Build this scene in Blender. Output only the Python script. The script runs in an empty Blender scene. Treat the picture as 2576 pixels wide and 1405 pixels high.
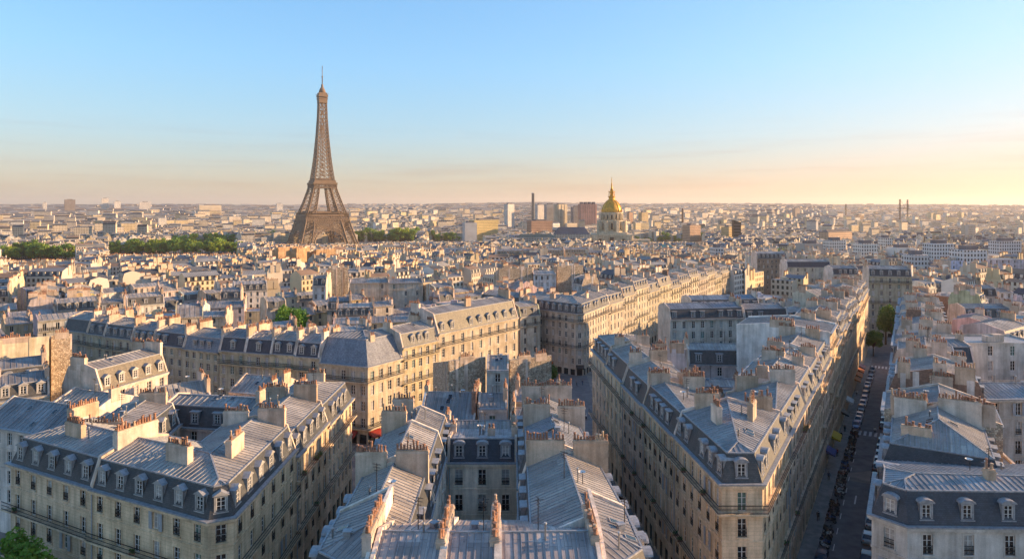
import bpy, math, random
from mathutils import Vector, Matrix

SC = bpy.context.scene
COL = SC.collection
R = math.radians

# ------------------------------------------------------------------ camera, sky, sun, exposure
CAMZ = 52.0
cam_d = bpy.data.cameras.new("camera")
cam = bpy.data.objects.new("camera", cam_d)
COL.objects.link(cam)
cam.location = (0, 0, CAMZ)
cam.rotation_euler = (R(90), 0, 0)
cam_d.sensor_width = 36.0
cam_d.lens = 36.0 * 1700.0 / 2576.0
cam_d.shift_y = -0.0720
cam_d.clip_start = 1.0
cam_d.clip_end = 60000.0
SC.camera = cam

SUN_AZ, SUN_EL = 82.0, 14.0          # azimuth from +Y towards +X, elevation
world = bpy.data.worlds.new("World")
SC.world = world
world.use_nodes = True
wt = world.node_tree
wt.nodes.clear()
sky = wt.nodes.new("ShaderNodeTexSky")
sky.sky_type = 'NISHITA'
sky.sun_disc = False
sky.sun_elevation = R(SUN_EL)
sky.sun_rotation = R(SUN_AZ)
sky.altitude = 100
sky.air_density = 1.0
sky.dust_density = 0.8
sky.ozone_density = 4.5
bg = wt.nodes.new("ShaderNodeBackground")
bg.inputs["Strength"].default_value = 0.12
wo = wt.nodes.new("ShaderNodeOutputWorld")
# film-like shoulder per channel, so that the glow round the sun keeps its colour, and a few thin streaks of cloud low down
sepc = wt.nodes.new("ShaderNodeSeparateColor")
comb = wt.nodes.new("ShaderNodeCombineColor")
wt.links.new(sky.outputs[0], sepc.inputs[0])
for ch, (top, k) in enumerate(((1.02, 0.225), (0.755, 0.40), (0.79, 0.49))):
    m1 = wt.nodes.new("ShaderNodeMath"); m1.operation = 'MULTIPLY'; m1.inputs[1].default_value = -k
    m2 = wt.nodes.new("ShaderNodeMath"); m2.operation = 'EXPONENT'
    m3 = wt.nodes.new("ShaderNodeMath"); m3.operation = 'SUBTRACT'; m3.inputs[0].default_value = 1.0
    m4 = wt.nodes.new("ShaderNodeMath"); m4.operation = 'MULTIPLY'; m4.inputs[1].default_value = top * 3.75
    wt.links.new(sepc.outputs[ch], m1.inputs[0])
    wt.links.new(m1.outputs[0], m2.inputs[0])
    wt.links.new(m2.outputs[0], m3.inputs[1])
    wt.links.new(m3.outputs[0], m4.inputs[0])
    wt.links.new(m4.outputs[0], comb.inputs[ch])
tcw = wt.nodes.new("ShaderNodeTexCoord")
mpw = wt.nodes.new("ShaderNodeMapping")
mpw.inputs["Scale"].default_value = (2.2, 2.2, 42.0)
mpw.inputs["Rotation"].default_value = (R(1.2), R(-0.8), 0)
nzw = wt.nodes.new("ShaderNodeTexNoise")
nzw.inputs["Scale"].default_value = 2.0
nzw.inputs["Detail"].default_value = 6
nzw.inputs["Roughness"].default_value = 0.6
rpw = wt.nodes.new("ShaderNodeMapRange")
rpw.inputs[1].default_value, rpw.inputs[2].default_value, rpw.inputs[3].default_value, rpw.inputs[4].default_value = 0.50, 0.68, 0.0, 1.0
sxw = wt.nodes.new("ShaderNodeSeparateXYZ")
bandw = wt.nodes.new("ShaderNodeValToRGB")
for _ in range(3):
    bandw.color_ramp.elements.new(0.5)
for el_, (p_, v_) in zip(bandw.color_ramp.elements, ((0.0, 0.5), (0.03, 1.0), (0.075, 0.8), (0.13, 0.0), (1.0, 0.0))):
    el_.position = p_
    el_.color = (v_, v_, v_, 1)
mcw = wt.nodes.new("ShaderNodeMath"); mcw.operation = 'MULTIPLY'
mfw = wt.nodes.new("ShaderNodeMath"); mfw.operation = 'MULTIPLY'; mfw.inputs[1].default_value = 0.6
mixw = wt.nodes.new("ShaderNodeMix"); mixw.data_type = 'RGBA'; mixw.blend_type = 'MULTIPLY'
mixw.inputs[7].default_value = (0.88, 0.78, 0.76, 1)
wt.links.new(tcw.outputs["Generated"], mpw.inputs["Vector"])
wt.links.new(mpw.outputs[0], nzw.inputs["Vector"])
wt.links.new(nzw.outputs["Fac"], rpw.inputs[0])
wt.links.new(tcw.outputs["Generated"], sxw.inputs[0])
wt.links.new(sxw.outputs[2], bandw.inputs[0])
wt.links.new(rpw.outputs[0], mcw.inputs[0])
wt.links.new(bandw.outputs[0], mcw.inputs[1])
wt.links.new(mcw.outputs[0], mfw.inputs[0])
wt.links.new(mfw.outputs[0], mixw.inputs[0])
wt.links.new(comb.outputs[0], mixw.inputs[6])
# the reddened layer of air along the skyline
rw1 = wt.nodes.new("ShaderNodeValToRGB")
for _ in range(2):
    rw1.color_ramp.elements.new(0.5)
for el_, (p_, c_) in zip(rw1.color_ramp.elements, ((0.0, (1.0, 0.72, 0.48)), (0.03, (1.0, 0.75, 0.52)), (0.10, (1.0, 0.91, 0.82)), (0.2, (1.0, 1.0, 1.0)))):
    el_.position = p_
    el_.color = (*c_, 1)
wt.links.new(sxw.outputs[2], rw1.inputs[0])
mixr = wt.nodes.new("ShaderNodeMix"); mixr.data_type = 'RGBA'; mixr.blend_type = 'MULTIPLY'; mixr.inputs[0].default_value = 1.0
wt.links.new(mixw.outputs[2], mixr.inputs[6])
wt.links.new(rw1.outputs[0], mixr.inputs[7])
wt.links.new(mixr.outputs[2], bg.inputs["Color"])
wt.links.new(bg.outputs[0], wo.inputs["Surface"])

sun_d = bpy.data.lights.new("sun", 'SUN')
sun_d.energy = 3.1
sun_d.angle = R(0.6)
sun_d.color = (1.0, 0.65, 0.35)
sun = bpy.data.objects.new("sun", sun_d)
COL.objects.link(sun)
sdir = Vector((math.sin(R(SUN_AZ)) * math.cos(R(SUN_EL)), math.cos(R(SUN_AZ)) * math.cos(R(SUN_EL)), math.sin(R(SUN_EL))))
sun.rotation_euler = sdir.to_track_quat('Z', 'Y').to_euler()
sun.location = (300, 100, 300)

SC.view_settings.view_transform = 'Standard'
SC.view_settings.look = 'None'
SC.view_settings.exposure = 1.84
SC.view_settings.gamma = 1.0
SC.view_settings.use_curve_mapping = False
SC.render.engine = 'CYCLES'
SC.cycles.max_bounces = 8
SC.cycles.diffuse_bounces = 6
SC.cycles.glossy_bounces = 2
SC.cycles.transmission_bounces = 2
SC.cycles.volume_bounces = 1
SC.cycles.use_denoising = True
SC.cycles.denoiser = 'OPENIMAGEDENOISE'
SC.cycles.use_adaptive_sampling = True
SC.cycles.adaptive_threshold = 0.02


# ------------------------------------------------------------------ materials
def nn(t, typ, **kw):
    n = t.nodes.new(typ)
    for k, v in kw.items():
        setattr(n, k, v)
    return n


def base_mat(name):
    m = bpy.data.materials.new(name)
    m.use_nodes = True
    t = m.node_tree
    return m, t, t.nodes["Principled BSDF"]


def mul(t, a, b):
    n = nn(t, "ShaderNodeMix", data_type='RGBA', blend_type='MULTIPLY')
    n.inputs[0].default_value = 1.0
    t.links.new(a, n.inputs[6])
    t.links.new(b, n.inputs[7])
    return n.outputs[2]


def ramp(t, fac, stops):
    n = nn(t, "ShaderNodeValToRGB")
    e = n.color_ramp.elements
    while len(e) < len(stops):
        e.new(0.5)
    for el, (p, c) in zip(e, stops):
        el.position = p
        el.color = (c, c, c, 1) if isinstance(c, (int, float)) else (*c, 1)
    t.links.new(fac, n.inputs[0])
    return n.outputs[0]


def noise(t, vec, scale, detail=4, rough=0.55):
    n = nn(t, "ShaderNodeTexNoise")
    n.inputs["Scale"].default_value = scale
    n.inputs["Detail"].default_value = detail
    n.inputs["Roughness"].default_value = rough
    if vec is not None:
        t.links.new(vec, n.inputs["Vector"])
    return n.outputs["Fac"]


def mapped(t, vec, scale):
    n = nn(t, "ShaderNodeMapping")
    n.inputs["Scale"].default_value = scale
    t.links.new(vec, n.inputs["Vector"])
    return n.outputs[0]


def bump(t, bsdf, h, strength, dist=0.05):
    n = nn(t, "ShaderNodeBump")
    n.inputs["Strength"].default_value = strength
    n.inputs["Distance"].default_value = dist
    t.links.new(h, n.inputs["Height"])
    t.links.new(n.outputs[0], bsdf.inputs["Normal"])


def rgb(t, c):
    n = nn(t, "ShaderNodeRGB")
    n.outputs[0].default_value = (*c, 1)
    return n.outputs[0]


M = {}


def mat_simple(key, c, rough=0.6, metal=0.0, spec=0.4, var=0.25, scale=3.0):
    m, t, b = base_mat(key)
    pos = nn(t, "ShaderNodeNewGeometry").outputs["Position"]
    f = noise(t, pos, scale)
    col = mul(t, rgb(t, c), ramp(t, f, [(0.3, 1 - var), (0.7, 1 + var * 0.4)]))
    t.links.new(col, b.inputs["Base Color"])
    b.inputs["Roughness"].default_value = rough
    b.inputs["Metallic"].default_value = metal
    b.inputs["Specular IOR Level"].default_value = spec
    M[key] = m
    return m


def mat_wall(key, streak, blotch, courses=0.0, bstr=0.25):
    """masonry whose colour is the object's own colour, weathered by rain streaks and blotches"""
    m, t, b = base_mat(key)
    pos = nn(t, "ShaderNodeNewGeometry").outputs["Position"]
    oc = nn(t, "ShaderNodeObjectInfo").outputs["Color"]
    s = ramp(t, noise(t, mapped(t, pos, (1.3, 1.3, 0.10)), 1.0, 5, 0.6), [(0.30, 1 - streak), (0.62, 1.04)])
    g = ramp(t, noise(t, pos, 0.33, 6, 0.62), [(0.32, (1 - blotch, 1 - blotch * 1.05, 1 - blotch * 1.15)), (0.68, 1.07)])
    fine = ramp(t, noise(t, pos, 7.0, 3, 0.7), [(0.25, 1.0), (0.75, 1.28)])
    col = mul(t, mul(t, mul(t, oc, s), g), fine)
    if courses:
        w = nn(t, "ShaderNodeTexWave", wave_type='BANDS', bands_direction='Z')
        w.inputs["Scale"].default_value = 0.314 / courses
        t.links.new(pos, w.inputs["Vector"])
        col = mul(t, col, ramp(t, w.outputs["Fac"], [(0.0, 0.82), (0.08, 1.0)]))
    t.links.new(col, b.inputs["Base Color"])
    b.inputs["Roughness"].default_value = 0.9
    b.inputs["Specular IOR Level"].default_value = 0.15
    bump(t, b, noise(t, pos, 3.2, 5, 0.7), bstr, 0.06)
    M[key] = m


mat_wall('stone', 0.40, 0.33, courses=0.42)
mat_wall('plaster', 0.38, 0.34)
mat_wall('stack', 0.36, 0.38, bstr=0.5)


def mat_rubble():
    m, t, b = base_mat('rubble')
    pos = nn(t, "ShaderNodeNewGeometry").outputs["Position"]
    v = nn(t, "ShaderNodeTexVoronoi")
    v.inputs["Scale"].default_value = 3.4
    t.links.new(pos, v.inputs["Vector"])
    e = nn(t, "ShaderNodeTexVoronoi", feature='DISTANCE_TO_EDGE')
    e.inputs["Scale"].default_value = 3.4
    t.links.new(pos, e.inputs["Vector"])
    sep = nn(t, "ShaderNodeSeparateColor")
    t.links.new(v.outputs["Color"], sep.inputs[0])
    c = ramp(t, sep.outputs[0], [(0.0, (0.28, 0.21, 0.15)), (0.45, (0.48, 0.38, 0.27)), (0.8, (0.64, 0.53, 0.39)), (1.0, (0.42, 0.29, 0.19))])
    c = mul(t, c, ramp(t, e.outputs["Distance"], [(0.0, 0.55), (0.12, 1.0)]))
    c = mul(t, c, ramp(t, noise(t, pos, 0.25, 5), [(0.3, 0.72), (0.7, 1.15)]))
    t.links.new(c, b.inputs["Base Color"])
    b.inputs["Roughness"].default_value = 0.95
    bump(t, b, e.outputs["Distance"], 0.9, 0.15)
    M['rubble'] = m


mat_rubble()


def mat_zinc(key='zinc'):
    """standing seam zinc sheet: uv = (metres along the eave, metres up the slope)"""
    m, t, b = base_mat(key)
    uv = nn(t, "ShaderNodeUVMap").outputs[0]
    pos = nn(t, "ShaderNodeNewGeometry").outputs["Position"]
    oi = nn(t, "ShaderNodeObjectInfo")
    br = nn(t, "ShaderNodeTexBrick")
    br.offset = 0.37
    br.inputs["Color1"].default_value = (0.80, 0.80, 0.81, 1)
    br.inputs["Color2"].default_value = (1.08, 1.07, 1.05, 1)
    br.inputs["Mortar"].default_value = (0.45, 0.46, 0.48, 1)
    br.inputs["Scale"].default_value = 1.0
    br.inputs["Mortar Size"].default_value = 0.02
    br.inputs["Brick Width"].default_value = 2.1
    br.inputs["Row Height"].default_value = 0.62
    sw = nn(t, "ShaderNodeMapping")
    sw.inputs["Rotation"].default_value = (0, 0, R(90))
    t.links.new(uv, sw.inputs["Vector"])
    t.links.new(sw.outputs[0], br.inputs["Vector"])
    st = ramp(t, noise(t, mapped(t, uv, (2.4, 0.25, 1)), 1.0, 5, 0.65), [(0.3, 0.74), (0.7, 1.12)])
    bl = ramp(t, noise(t, pos, 0.45, 5, 0.6), [(0.3, (0.74, 0.72, 0.70)), (0.68, (1.14, 1.14, 1.14))])
    sp = ramp(t, noise(t, pos, 2.6, 2, 0.5), [(0.66, 1.0), (0.74, 0.62)])
    b2 = nn(t, "ShaderNodeTexBrick")
    b2.offset = 0.31
    b2.inputs["Color1"].default_value = (0.64, 0.63, 0.63, 1)
    b2.inputs["Color2"].default_value = (1.16, 1.15, 1.13, 1)
    b2.inputs["Mortar"].default_value = (0.9, 0.9, 0.9, 1)
    b2.inputs["Scale"].default_value = 1.0
    b2.inputs["Mortar Size"].default_value = 0.0
    b2.inputs["Brick Width"].default_value = 4.7
    b2.inputs["Row Height"].default_value = 1.9
    t.links.new(sw.outputs[0], b2.inputs["Vector"])
    rust = nn(t, "ShaderNodeMix", data_type='RGBA')
    rust.inputs[7].default_value = (0.24, 0.17, 0.13, 1)
    c = mul(t, mul(t, mul(t, oi.outputs["Color"], br.outputs["Color"]), mul(t, st, b2.outputs["Color"])), mul(t, bl, sp))
    t.links.new(ramp(t, noise(t, pos, 0.9, 6, 0.7), [(0.55, 0.0), (0.72, 0.6)]), rust.inputs[0])
    t.links.new(c, rust.inputs[6])
    t.links.new(rust.outputs[2], b.inputs["Base Color"])
    b.inputs["Metallic"].default_value = 0.12
    b.inputs["Specular IOR Level"].default_value = 0.3
    rr = ramp(t, noise(t, pos, 1.1, 4), [(0.3, 0.45), (0.7, 0.7)])
    t.links.new(rr, b.inputs["Roughness"])
    bump(t, b, noise(t, mapped(t, uv, (1.2, 0.6, 1)), 1.5, 3), 0.25, 0.05)
    M[key] = m


mat_zinc()


def mat_slate():
    m, t, b = base_mat('slate')
    uv = nn(t, "ShaderNodeUVMap").outputs[0]
    pos = nn(t, "ShaderNodeNewGeometry").outputs["Position"]
    oc = nn(t, "ShaderNodeObjectInfo").outputs["Color"]
    br = nn(t, "ShaderNodeTexBrick")
    br.inputs["Color1"].default_value = (0.7, 0.72, 0.75, 1)
    br.inputs["Color2"].default_value = (1.2, 1.18, 1.15, 1)
    br.inputs["Mortar"].default_value = (0.4, 0.4, 0.4, 1)
    br.inputs["Scale"].default_value = 1.0
    br.inputs["Mortar Size"].default_value = 0.012
    br.inputs["Brick Width"].default_value = 0.30
    br.inputs["Row Height"].default_value = 0.20
    t.links.new(uv, br.inputs["Vector"])
    bl = ramp(t, noise(t, pos, 0.5, 5, 0.6), [(0.3, (0.75, 0.77, 0.8)), (0.7, (1.15, 1.14, 1.08))])
    st = ramp(t, noise(t, mapped(t, uv, (1.5, 0.2, 1)), 1.0, 4), [(0.35, 0.78), (0.7, 1.1)])
    c = mul(t, mul(t, oc, br.outputs["Color"]), mul(t, bl, st))
    t.links.new(c, b.inputs["Base Color"])
    b.inputs["Roughness"].default_value = 0.62
    bump(t, b, br.outputs["Fac"], -0.4, 0.02)
    M['slate'] = m


mat_slate()
mat_simple('lead', (0.32, 0.32, 0.325), 0.55, 0.15, var=0.35)
mat_simple('terracotta', (0.36, 0.19, 0.12), 0.85, var=0.45, scale=1.7)
mat_simple('pale_clay', (0.50, 0.36, 0.24), 0.85, var=0.4, scale=1.3)
mat_simple('brick', (0.28, 0.165, 0.115), 0.9, var=0.4, scale=2.0)
mat_simple('iron', (0.018, 0.02, 0.022), 0.55, 0.2, var=0.3)
mat_simple('white_paint', (0.66, 0.64, 0.60), 0.55, var=0.15)
mat_simple('grey_paint', (0.34, 0.35, 0.36), 0.6, var=0.2)
mat_simple('curtain', (0.38, 0.36, 0.33), 0.35, var=0.35, scale=2.0)
mat_simple('green_reflect_pane', (0.10, 0.17, 0.14), 0.2, var=0.4)  # greenish reflection of some panes, put into the base colour
mat_simple('shopfront', (0.02, 0.022, 0.025), 0.25, var=0.3)
mat_simple('red_paint', (0.30, 0.035, 0.02), 0.5)
mat_simple('yellow_cloth', (0.62, 0.40, 0.03), 0.8)
mat_simple('orange_cloth', (0.55, 0.15, 0.03), 0.8)
mat_simple('blue_cloth', (0.03, 0.06, 0.20), 0.8)
mat_simple('white_cloth', (0.7, 0.68, 0.62), 0.8)
mat_simple('concrete', (0.36, 0.34, 0.32), 0.9, var=0.35, scale=0.6)
mat_simple('asphalt', (0.050, 0.050, 0.054), 0.85, var=0.35, scale=0.8)
mat_simple('road_skin', (0.13, 0.122, 0.12), 0.8, var=0.4, scale=0.5)
mat_simple('paving', (0.24, 0.22, 0.195), 0.9, var=0.35, scale=0.7)
mat_simple('road_paint', (0.55, 0.55, 0.53), 0.8, var=0.35, scale=5)
mat_simple('court', (0.22, 0.19, 0.16), 0.9, var=0.4, scale=0.4)
mat_simple('bark', (0.07, 0.05, 0.035), 0.95)
mat_simple('rubber', (0.015, 0.015, 0.016), 0.8)
mat_simple('chrome', (0.5, 0.5, 0.52), 0.25, 0.9)
mat_simple('lamp_glass', (0.7, 0.7, 0.68), 0.15)
mat_simple('gold', (0.72, 0.37, 0.03), 0.42, 0.3, var=0.45, scale=0.25)
mat_simple('tower_iron', (0.205, 0.138, 0.085), 0.7, 0.0, var=0.2, scale=0.1)
mat_simple('skin', (0.45, 0.28, 0.20), 0.6)
mat_simple('hair', (0.04, 0.025, 0.018), 0.7)
mat_simple('verdigris', (0.11, 0.24, 0.25), 0.6, var=0.3, scale=0.5)

m, t, b = base_mat('glass')
b.inputs["Base Color"].default_value = (0.014, 0.016, 0.018, 1)
b.inputs["Roughness"].default_value = 0.07
M['glass'] = m

m, t, b = base_mat('paint')                      # painted or plain things take their object's colour
oc = nn(t, "ShaderNodeObjectInfo").outputs["Color"]
pos = nn(t, "ShaderNodeNewGeometry").outputs["Position"]
t.links.new(mul(t, oc, ramp(t, noise(t, pos, 1.5, 4), [(0.3, 0.85), (0.7, 1.06)])), b.inputs["Base Color"])
b.inputs["Roughness"].default_value = 0.28
b.inputs["Coat Weight"].default_value = 0.4
M['paint'] = m


def mat_leaf(key, c1, c2):
    m, t, b = base_mat(key)
    pos = nn(t, "ShaderNodeNewGeometry").outputs["Position"]
    oc = nn(t, "ShaderNodeObjectInfo").outputs["Color"]
    mix = nn(t, "ShaderNodeMix", data_type='RGBA')
    mix.inputs[6].default_value = (*c1, 1)
    mix.inputs[7].default_value = (*c2, 1)
    t.links.new(noise(t, pos, 0.8, 4, 0.7), mix.inputs[0])
    c = mul(t, mix.outputs[2], oc)
    t.links.new(c, b.inputs["Base Color"])
    b.inputs["Roughness"].default_value = 0.6
    b.inputs["Specular IOR Level"].default_value = 0.25
    tr = nn(t, "ShaderNodeBsdfTranslucent")
    t.links.new(c, tr.inputs["Color"])
    mx = nn(t, "ShaderNodeMixShader")
    mx.inputs[0].default_value = 0.35
    t.links.new(b.outputs[0], mx.inputs[1])
    t.links.new(tr.outputs[0], mx.inputs[2])
    t.links.new(mx.outputs[0], t.nodes["Material Output"].inputs["Surface"])
    M[key] = m


mat_leaf('leaves', (0.05, 0.115, 0.022), (0.15, 0.25, 0.05))


def mat_city():
    """far houses: wall tint from the mesh's colour attribute, storeys of dark windows from uv in metres"""
    m, t, b = base_mat('city_wall')
    a = nn(t, "ShaderNodeAttribute", attribute_name="tint")
    uv = nn(t, "ShaderNodeUVMap").outputs[0]
    pos = nn(t, "ShaderNodeNewGeometry").outputs["Position"]
    br = nn(t, "ShaderNodeTexBrick")
    br.offset = 0.0
    br.inputs["Color1"].default_value = (0.04, 0.04, 0.045, 1)
    br.inputs["Color2"].default_value = (0.16, 0.15, 0.14, 1)
    br.inputs["Mortar"].default_value = (1, 1, 1, 1)
    br.inputs["Scale"].default_value = 1.0
    br.inputs["Mortar Size"].default_value = 0.66
    br.inputs["Mortar Smooth"].default_value = 0.05
    br.inputs["Brick Width"].default_value = 2.5
    br.inputs["Row Height"].default_value = 3.1
    t.links.new(uv, br.inputs["Vector"])
    g = ramp(t, noise(t, pos, 0.05, 5, 0.6), [(0.3, 0.75), (0.7, 1.1)])
    c = mul(t, mul(t, a.outputs["Color"], br.outputs["Color"]), g)
    t.links.new(c, b.inputs["Base Color"])
    b.inputs["Roughness"].default_value = 0.85
    M['city_wall'] = m
    m, t, b = base_mat('city_roof')
    a = nn(t, "ShaderNodeAttribute", attribute_name="tint")
    pos = nn(t, "ShaderNodeNewGeometry").outputs["Position"]
    uv = nn(t, "ShaderNodeUVMap").outputs[0]
    w = nn(t, "ShaderNodeTexWave", wave_type='BANDS', bands_direction='X')
    w.inputs["Scale"].default_value = 0.35
    t.links.new(uv, w.inputs["Vector"])
    g = ramp(t, noise(t, pos, 0.12, 5, 0.65), [(0.3, 0.7), (0.7, 1.15)])
    c = mul(t, mul(t, a.outputs["Color"], g), ramp(t, w.outputs["Fac"], [(0.1, 0.75), (0.5, 1.05)]))
    t.links.new(c, b.inputs["Base Color"])
    b.inputs["Roughness"].default_value = 0.85
    b.inputs["Specular IOR Level"].default_value = 0.2
    M['city_roof'] = m


mat_city()


# ------------------------------------------------------------------ mesh helpers
class MB:
    """collects faces, then links them as one mesh object"""

    def __init__(s, o=(0, 0, 0)):
        s.v, s.f, s.m, s.uv, s.sm, s.keys, s.o, s.tint = [], [], [], [], [], [], o, None
        s.cur = (1, 1, 1, 1)

    def k(s, key):
        if key not in s.keys:
            s.keys.append(key)
        return s.keys.index(key)

    def poly(s, pts, key, uv=None, smooth=False):
        n = len(s.v)
        ox, oy, oz = s.o
        s.v.extend([(p[0] - ox, p[1] - oy, p[2] - oz) for p in pts])
        s.f.append(tuple(range(n, n + len(pts))))
        s.m.append(s.k(key))
        s.uv.extend(uv if uv else [(0.0, 0.0)] * len(pts))
        s.sm.append(smooth)
        if s.tint is not None:
            s.tint.extend([s.cur] * len(pts))

    def box(s, o, a, b, c, key, skip=""):
        """corner o, right-handed edge vectors a, b, c; skip any of x X y Y z Z"""
        o, a, b, c = Vector(o), Vector(a), Vector(b), Vector(c)
        if "x" not in skip: s.poly((o, o + c, o + b + c, o + b), key)
        if "X" not in skip: s.poly((o + a, o + a + b, o + a + b + c, o + a + c), key)
        if "y" not in skip: s.poly((o, o + a, o + a + c, o + c), key)
        if "Y" not in skip: s.poly((o + b, o + b + c, o + a + b + c, o + a + b), key)
        if "z" not in skip: s.poly((o, o + b, o + a + b, o + a), key)
        if "Z" not in skip: s.poly((o + c, o + a + c, o + a + b + c, o + b + c), key)

    def cbox(s, c, d, key, skip="", rz=0.0):
        """box centred at c (x, y) resting on c.z"""
        ca, sa = math.cos(rz), math.sin(rz)
        ux, uy = Vector((ca, sa, 0)), Vector((-sa, ca, 0))
        o = Vector(c) - ux * d[0] / 2 - uy * d[1] / 2
        s.box(o, ux * d[0], uy * d[1], (0, 0, d[2]), key, skip)

    def beam(s, a, b, w, key, w2=None):
        a, b = Vector(a), Vector(b)
        z = (b - a)
        if z.length < 1e-6:
            return
        z.normalize()
        x = z.cross(Vector((0, 0, 1)) if abs(z.z) < 0.95 else Vector((1, 0, 0))).normalized()
        y = z.cross(x)
        w2 = w if w2 is None else w2
        A = [a + (x * i + y * j) * w / 2 for i, j in ((-1, -1), (1, -1), (1, 1), (-1, 1))]
        B = [b + (x * i + y * j) * w2 / 2 for i, j in ((-1, -1), (1, -1), (1, 1), (-1, 1))]
        for i in range(4):
            j = (i + 1) % 4
            s.poly((A[i], A[j], B[j], B[i]), key)
        s.poly(B, key)
        s.poly(A[::-1], key)

    def lathe(s, prof, c, n, key, smooth=True, caps=True, a0=0.0):
        """profile of (radius, z) turned about the vertical through c; vertices shared"""
        ox, oy, oz = s.o
        base = len(s.v)
        for r, z in prof:
            for i in range(n):
                an = a0 + 2 * math.pi * i / n
                s.v.append((c[0] + r * math.cos(an) - ox, c[1] + r * math.sin(an) - oy, c[2] + z - oz))
        kk = s.k(key)
        fs = []
        for j in range(len(prof) - 1):
            for i in range(n):
                i2 = (i + 1) % n
                fs.append((base + j * n + i, base + j * n + i2, base + (j + 1) * n + i2, base + (j + 1) * n + i))
        if caps:
            fs.append(tuple(base + (len(prof) - 1) * n + i for i in range(n)))
            fs.append(tuple(base + i for i in reversed(range(n))))
        for f in fs:
            s.f.append(f)
            s.m.append(kk)
            s.uv.extend([(0, 0)] * len(f))
            s.sm.append(smooth and len(f) == 4)
            if s.tint is not None:
                s.tint.extend([s.cur] * len(f))

    def mesh(s, name):
        me = bpy.data.meshes.new(name)
        me.from_pydata(s.v, [], s.f)
        for k in s.keys:
            me.materials.append(M[k])
        if s.f:
            me.polygons.foreach_set("material_index", s.m)
            me.polygons.foreach_set("use_smooth", s.sm)
            ul = me.uv_layers.new(name="UVMap")
            ul.data.foreach_set("uv", [c for u in s.uv for c in u])
            if s.tint is not None:
                ca = me.color_attributes.new("tint", 'FLOAT_COLOR', 'CORNER')
                ca.data.foreach_set("color", [c for u in s.tint for c in u])
        me.update()
        return me

    def build(s, name, parent=None, color=None, loc=None):
        if not s.f:
            return None
        return link(name, s.mesh(name), parent, s.o if loc is None and parent is None else (loc or (0, 0, 0)), color)


def link(name, me, parent=None, loc=(0, 0, 0), color=None, rz=0.0):
    o = bpy.data.objects.new(name, me)
    COL.objects.link(o)
    o.location = loc
    if rz:
        o.rotation_euler = (0, 0, rz)
    if parent is not None:
        o.parent = parent
    if color is not None:
        o.color = (*color[:3], 1)
    return o


def tag(o, label=None, cat=None, group=None, kind=None):
    if label: o["label"] = label
    if cat: o["category"] = cat
    if group: o["group"] = group
    if kind: o["kind"] = kind
    return o


def thing(name, label, cat, loc=(0, 0, 0), group=None, rz=0.0):
    o = bpy.data.objects.new(name, None)
    COL.objects.link(o)
    o.location = loc
    o.rotation_euler = (0, 0, rz)
    o.empty_display_size = 0.5
    return tag(o, label, cat, group)


def copy_tree(o, parent=None):
    c = o.copy()
    COL.objects.link(c)
    c.parent = parent
    for ch in list(o.children):
        copy_tree(ch, c)
    return c


# ------------------------------------------------------------------ the lie of the land
GZ = [(-400, 0), (130, 0), (230, -5), (1000, -22), (1700, -22), (3200, -2), (5200, 30), (7000, 42), (9000, 50), (16000, 20), (26000, 0)]


def gz(y, x=0.0):
    for (y0, z0), (y1, z1) in zip(GZ, GZ[1:]):
        if y <= y1:
            z = z0 + (z1 - z0) * (max(y, y0) - y0) / (y1 - y0)
            break
    else:
        z = 0.0
    if y > 1700:
        k = min(1.0, (y - 1700) / 6000)
        a = x / y
        z += k * (5.0 * math.sin(a * 9 + 1.0) + 4.0 * math.sin(a * 23 + 0.3) + 2.0 * math.sin(a * 51) - 9 * max(0, a - 0.15) + 16 * math.exp(-((a + 0.02) / 0.10) ** 2) + 14 * math.exp(-((a - 0.36) / 0.22) ** 2))
    return z


def P(px, py, z):
    """point at height z seen at the photograph's (2576 wide) pixel px, py"""
    y = 1700.0 * (CAMZ - z) / (py - 517.0)
    return ((px - 1288.0) / 1700.0 * y, y)


g = MB()
ys = [-60, 20, 60, 100, 130, 165, 200, 230, 300, 400, 520, 650, 800, 1000, 1200, 1450, 1700, 2000, 2400, 2800, 3200, 3800, 4500, 5200, 6100, 7000, 8000, 9000, 11000, 14000, 18000, 26000]
NX = 96
for y0, y1 in zip(ys, ys[1:]):
    w0, w1 = 400 + abs(y0) * 1.25, 400 + abs(y1) * 1.25
    for i in range(NX):
        a0, a1 = -1 + 2 * i / NX, -1 + 2 * (i + 1) / NX
        q = [(a0 * w0, y0), (a1 * w0, y0), (a1 * w1, y1), (a0 * w1, y1)]
        g.poly([(x, y, gz(y, x)) for x, y in q], 'court' if y0 < 300 else 'town_floor' if y0 < 5200 else 'hill_scrub')
mat_simple('town_floor', (0.12, 0.12, 0.12), 0.95, var=0.5, scale=0.02)
mat_simple('hill_scrub', (0.10, 0.115, 0.085), 0.95, var=0.5, scale=0.004)
ground = g.build("ground")
tag(ground, "dull grey ground between the houses, running out to low hills", kind="structure")


# ------------------------------------------------------------------ small parts shared by many houses
MESH = {}


def frame_into(mb, w, h, x0=0.0, y0=0.0, z0=0.0, key='white_paint', th=0.07, d=0.07):
    """casement frame: border, meeting stile, two transoms; front at y0"""
    def bx(xa, xb, za, zb, yy=0.0):
        mb.box((x0 + xa, y0 + yy, z0 + za), (xb - xa, 0, 0), (0, d, 0), (0, 0, zb - za), key, "Y")
    bx(-w / 2, -w / 2 + th, 0, h)
    bx(w / 2 - th, w / 2, 0, h)
    bx(-w / 2 + th, w / 2 - th, 0, th)
    bx(-w / 2 + th, w / 2 - th, h - th, h)
    bx(-th * 0.6, th * 0.6, th, h - th, 0.003)
    for f in (0.36, 0.68):
        bx(-w / 2 + th, -th * 0.6, h * f, h * f + 0.04, 0.01)
        bx(th * 0.6, w / 2 - th, h * f, h * f + 0.04, 0.01)


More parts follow.
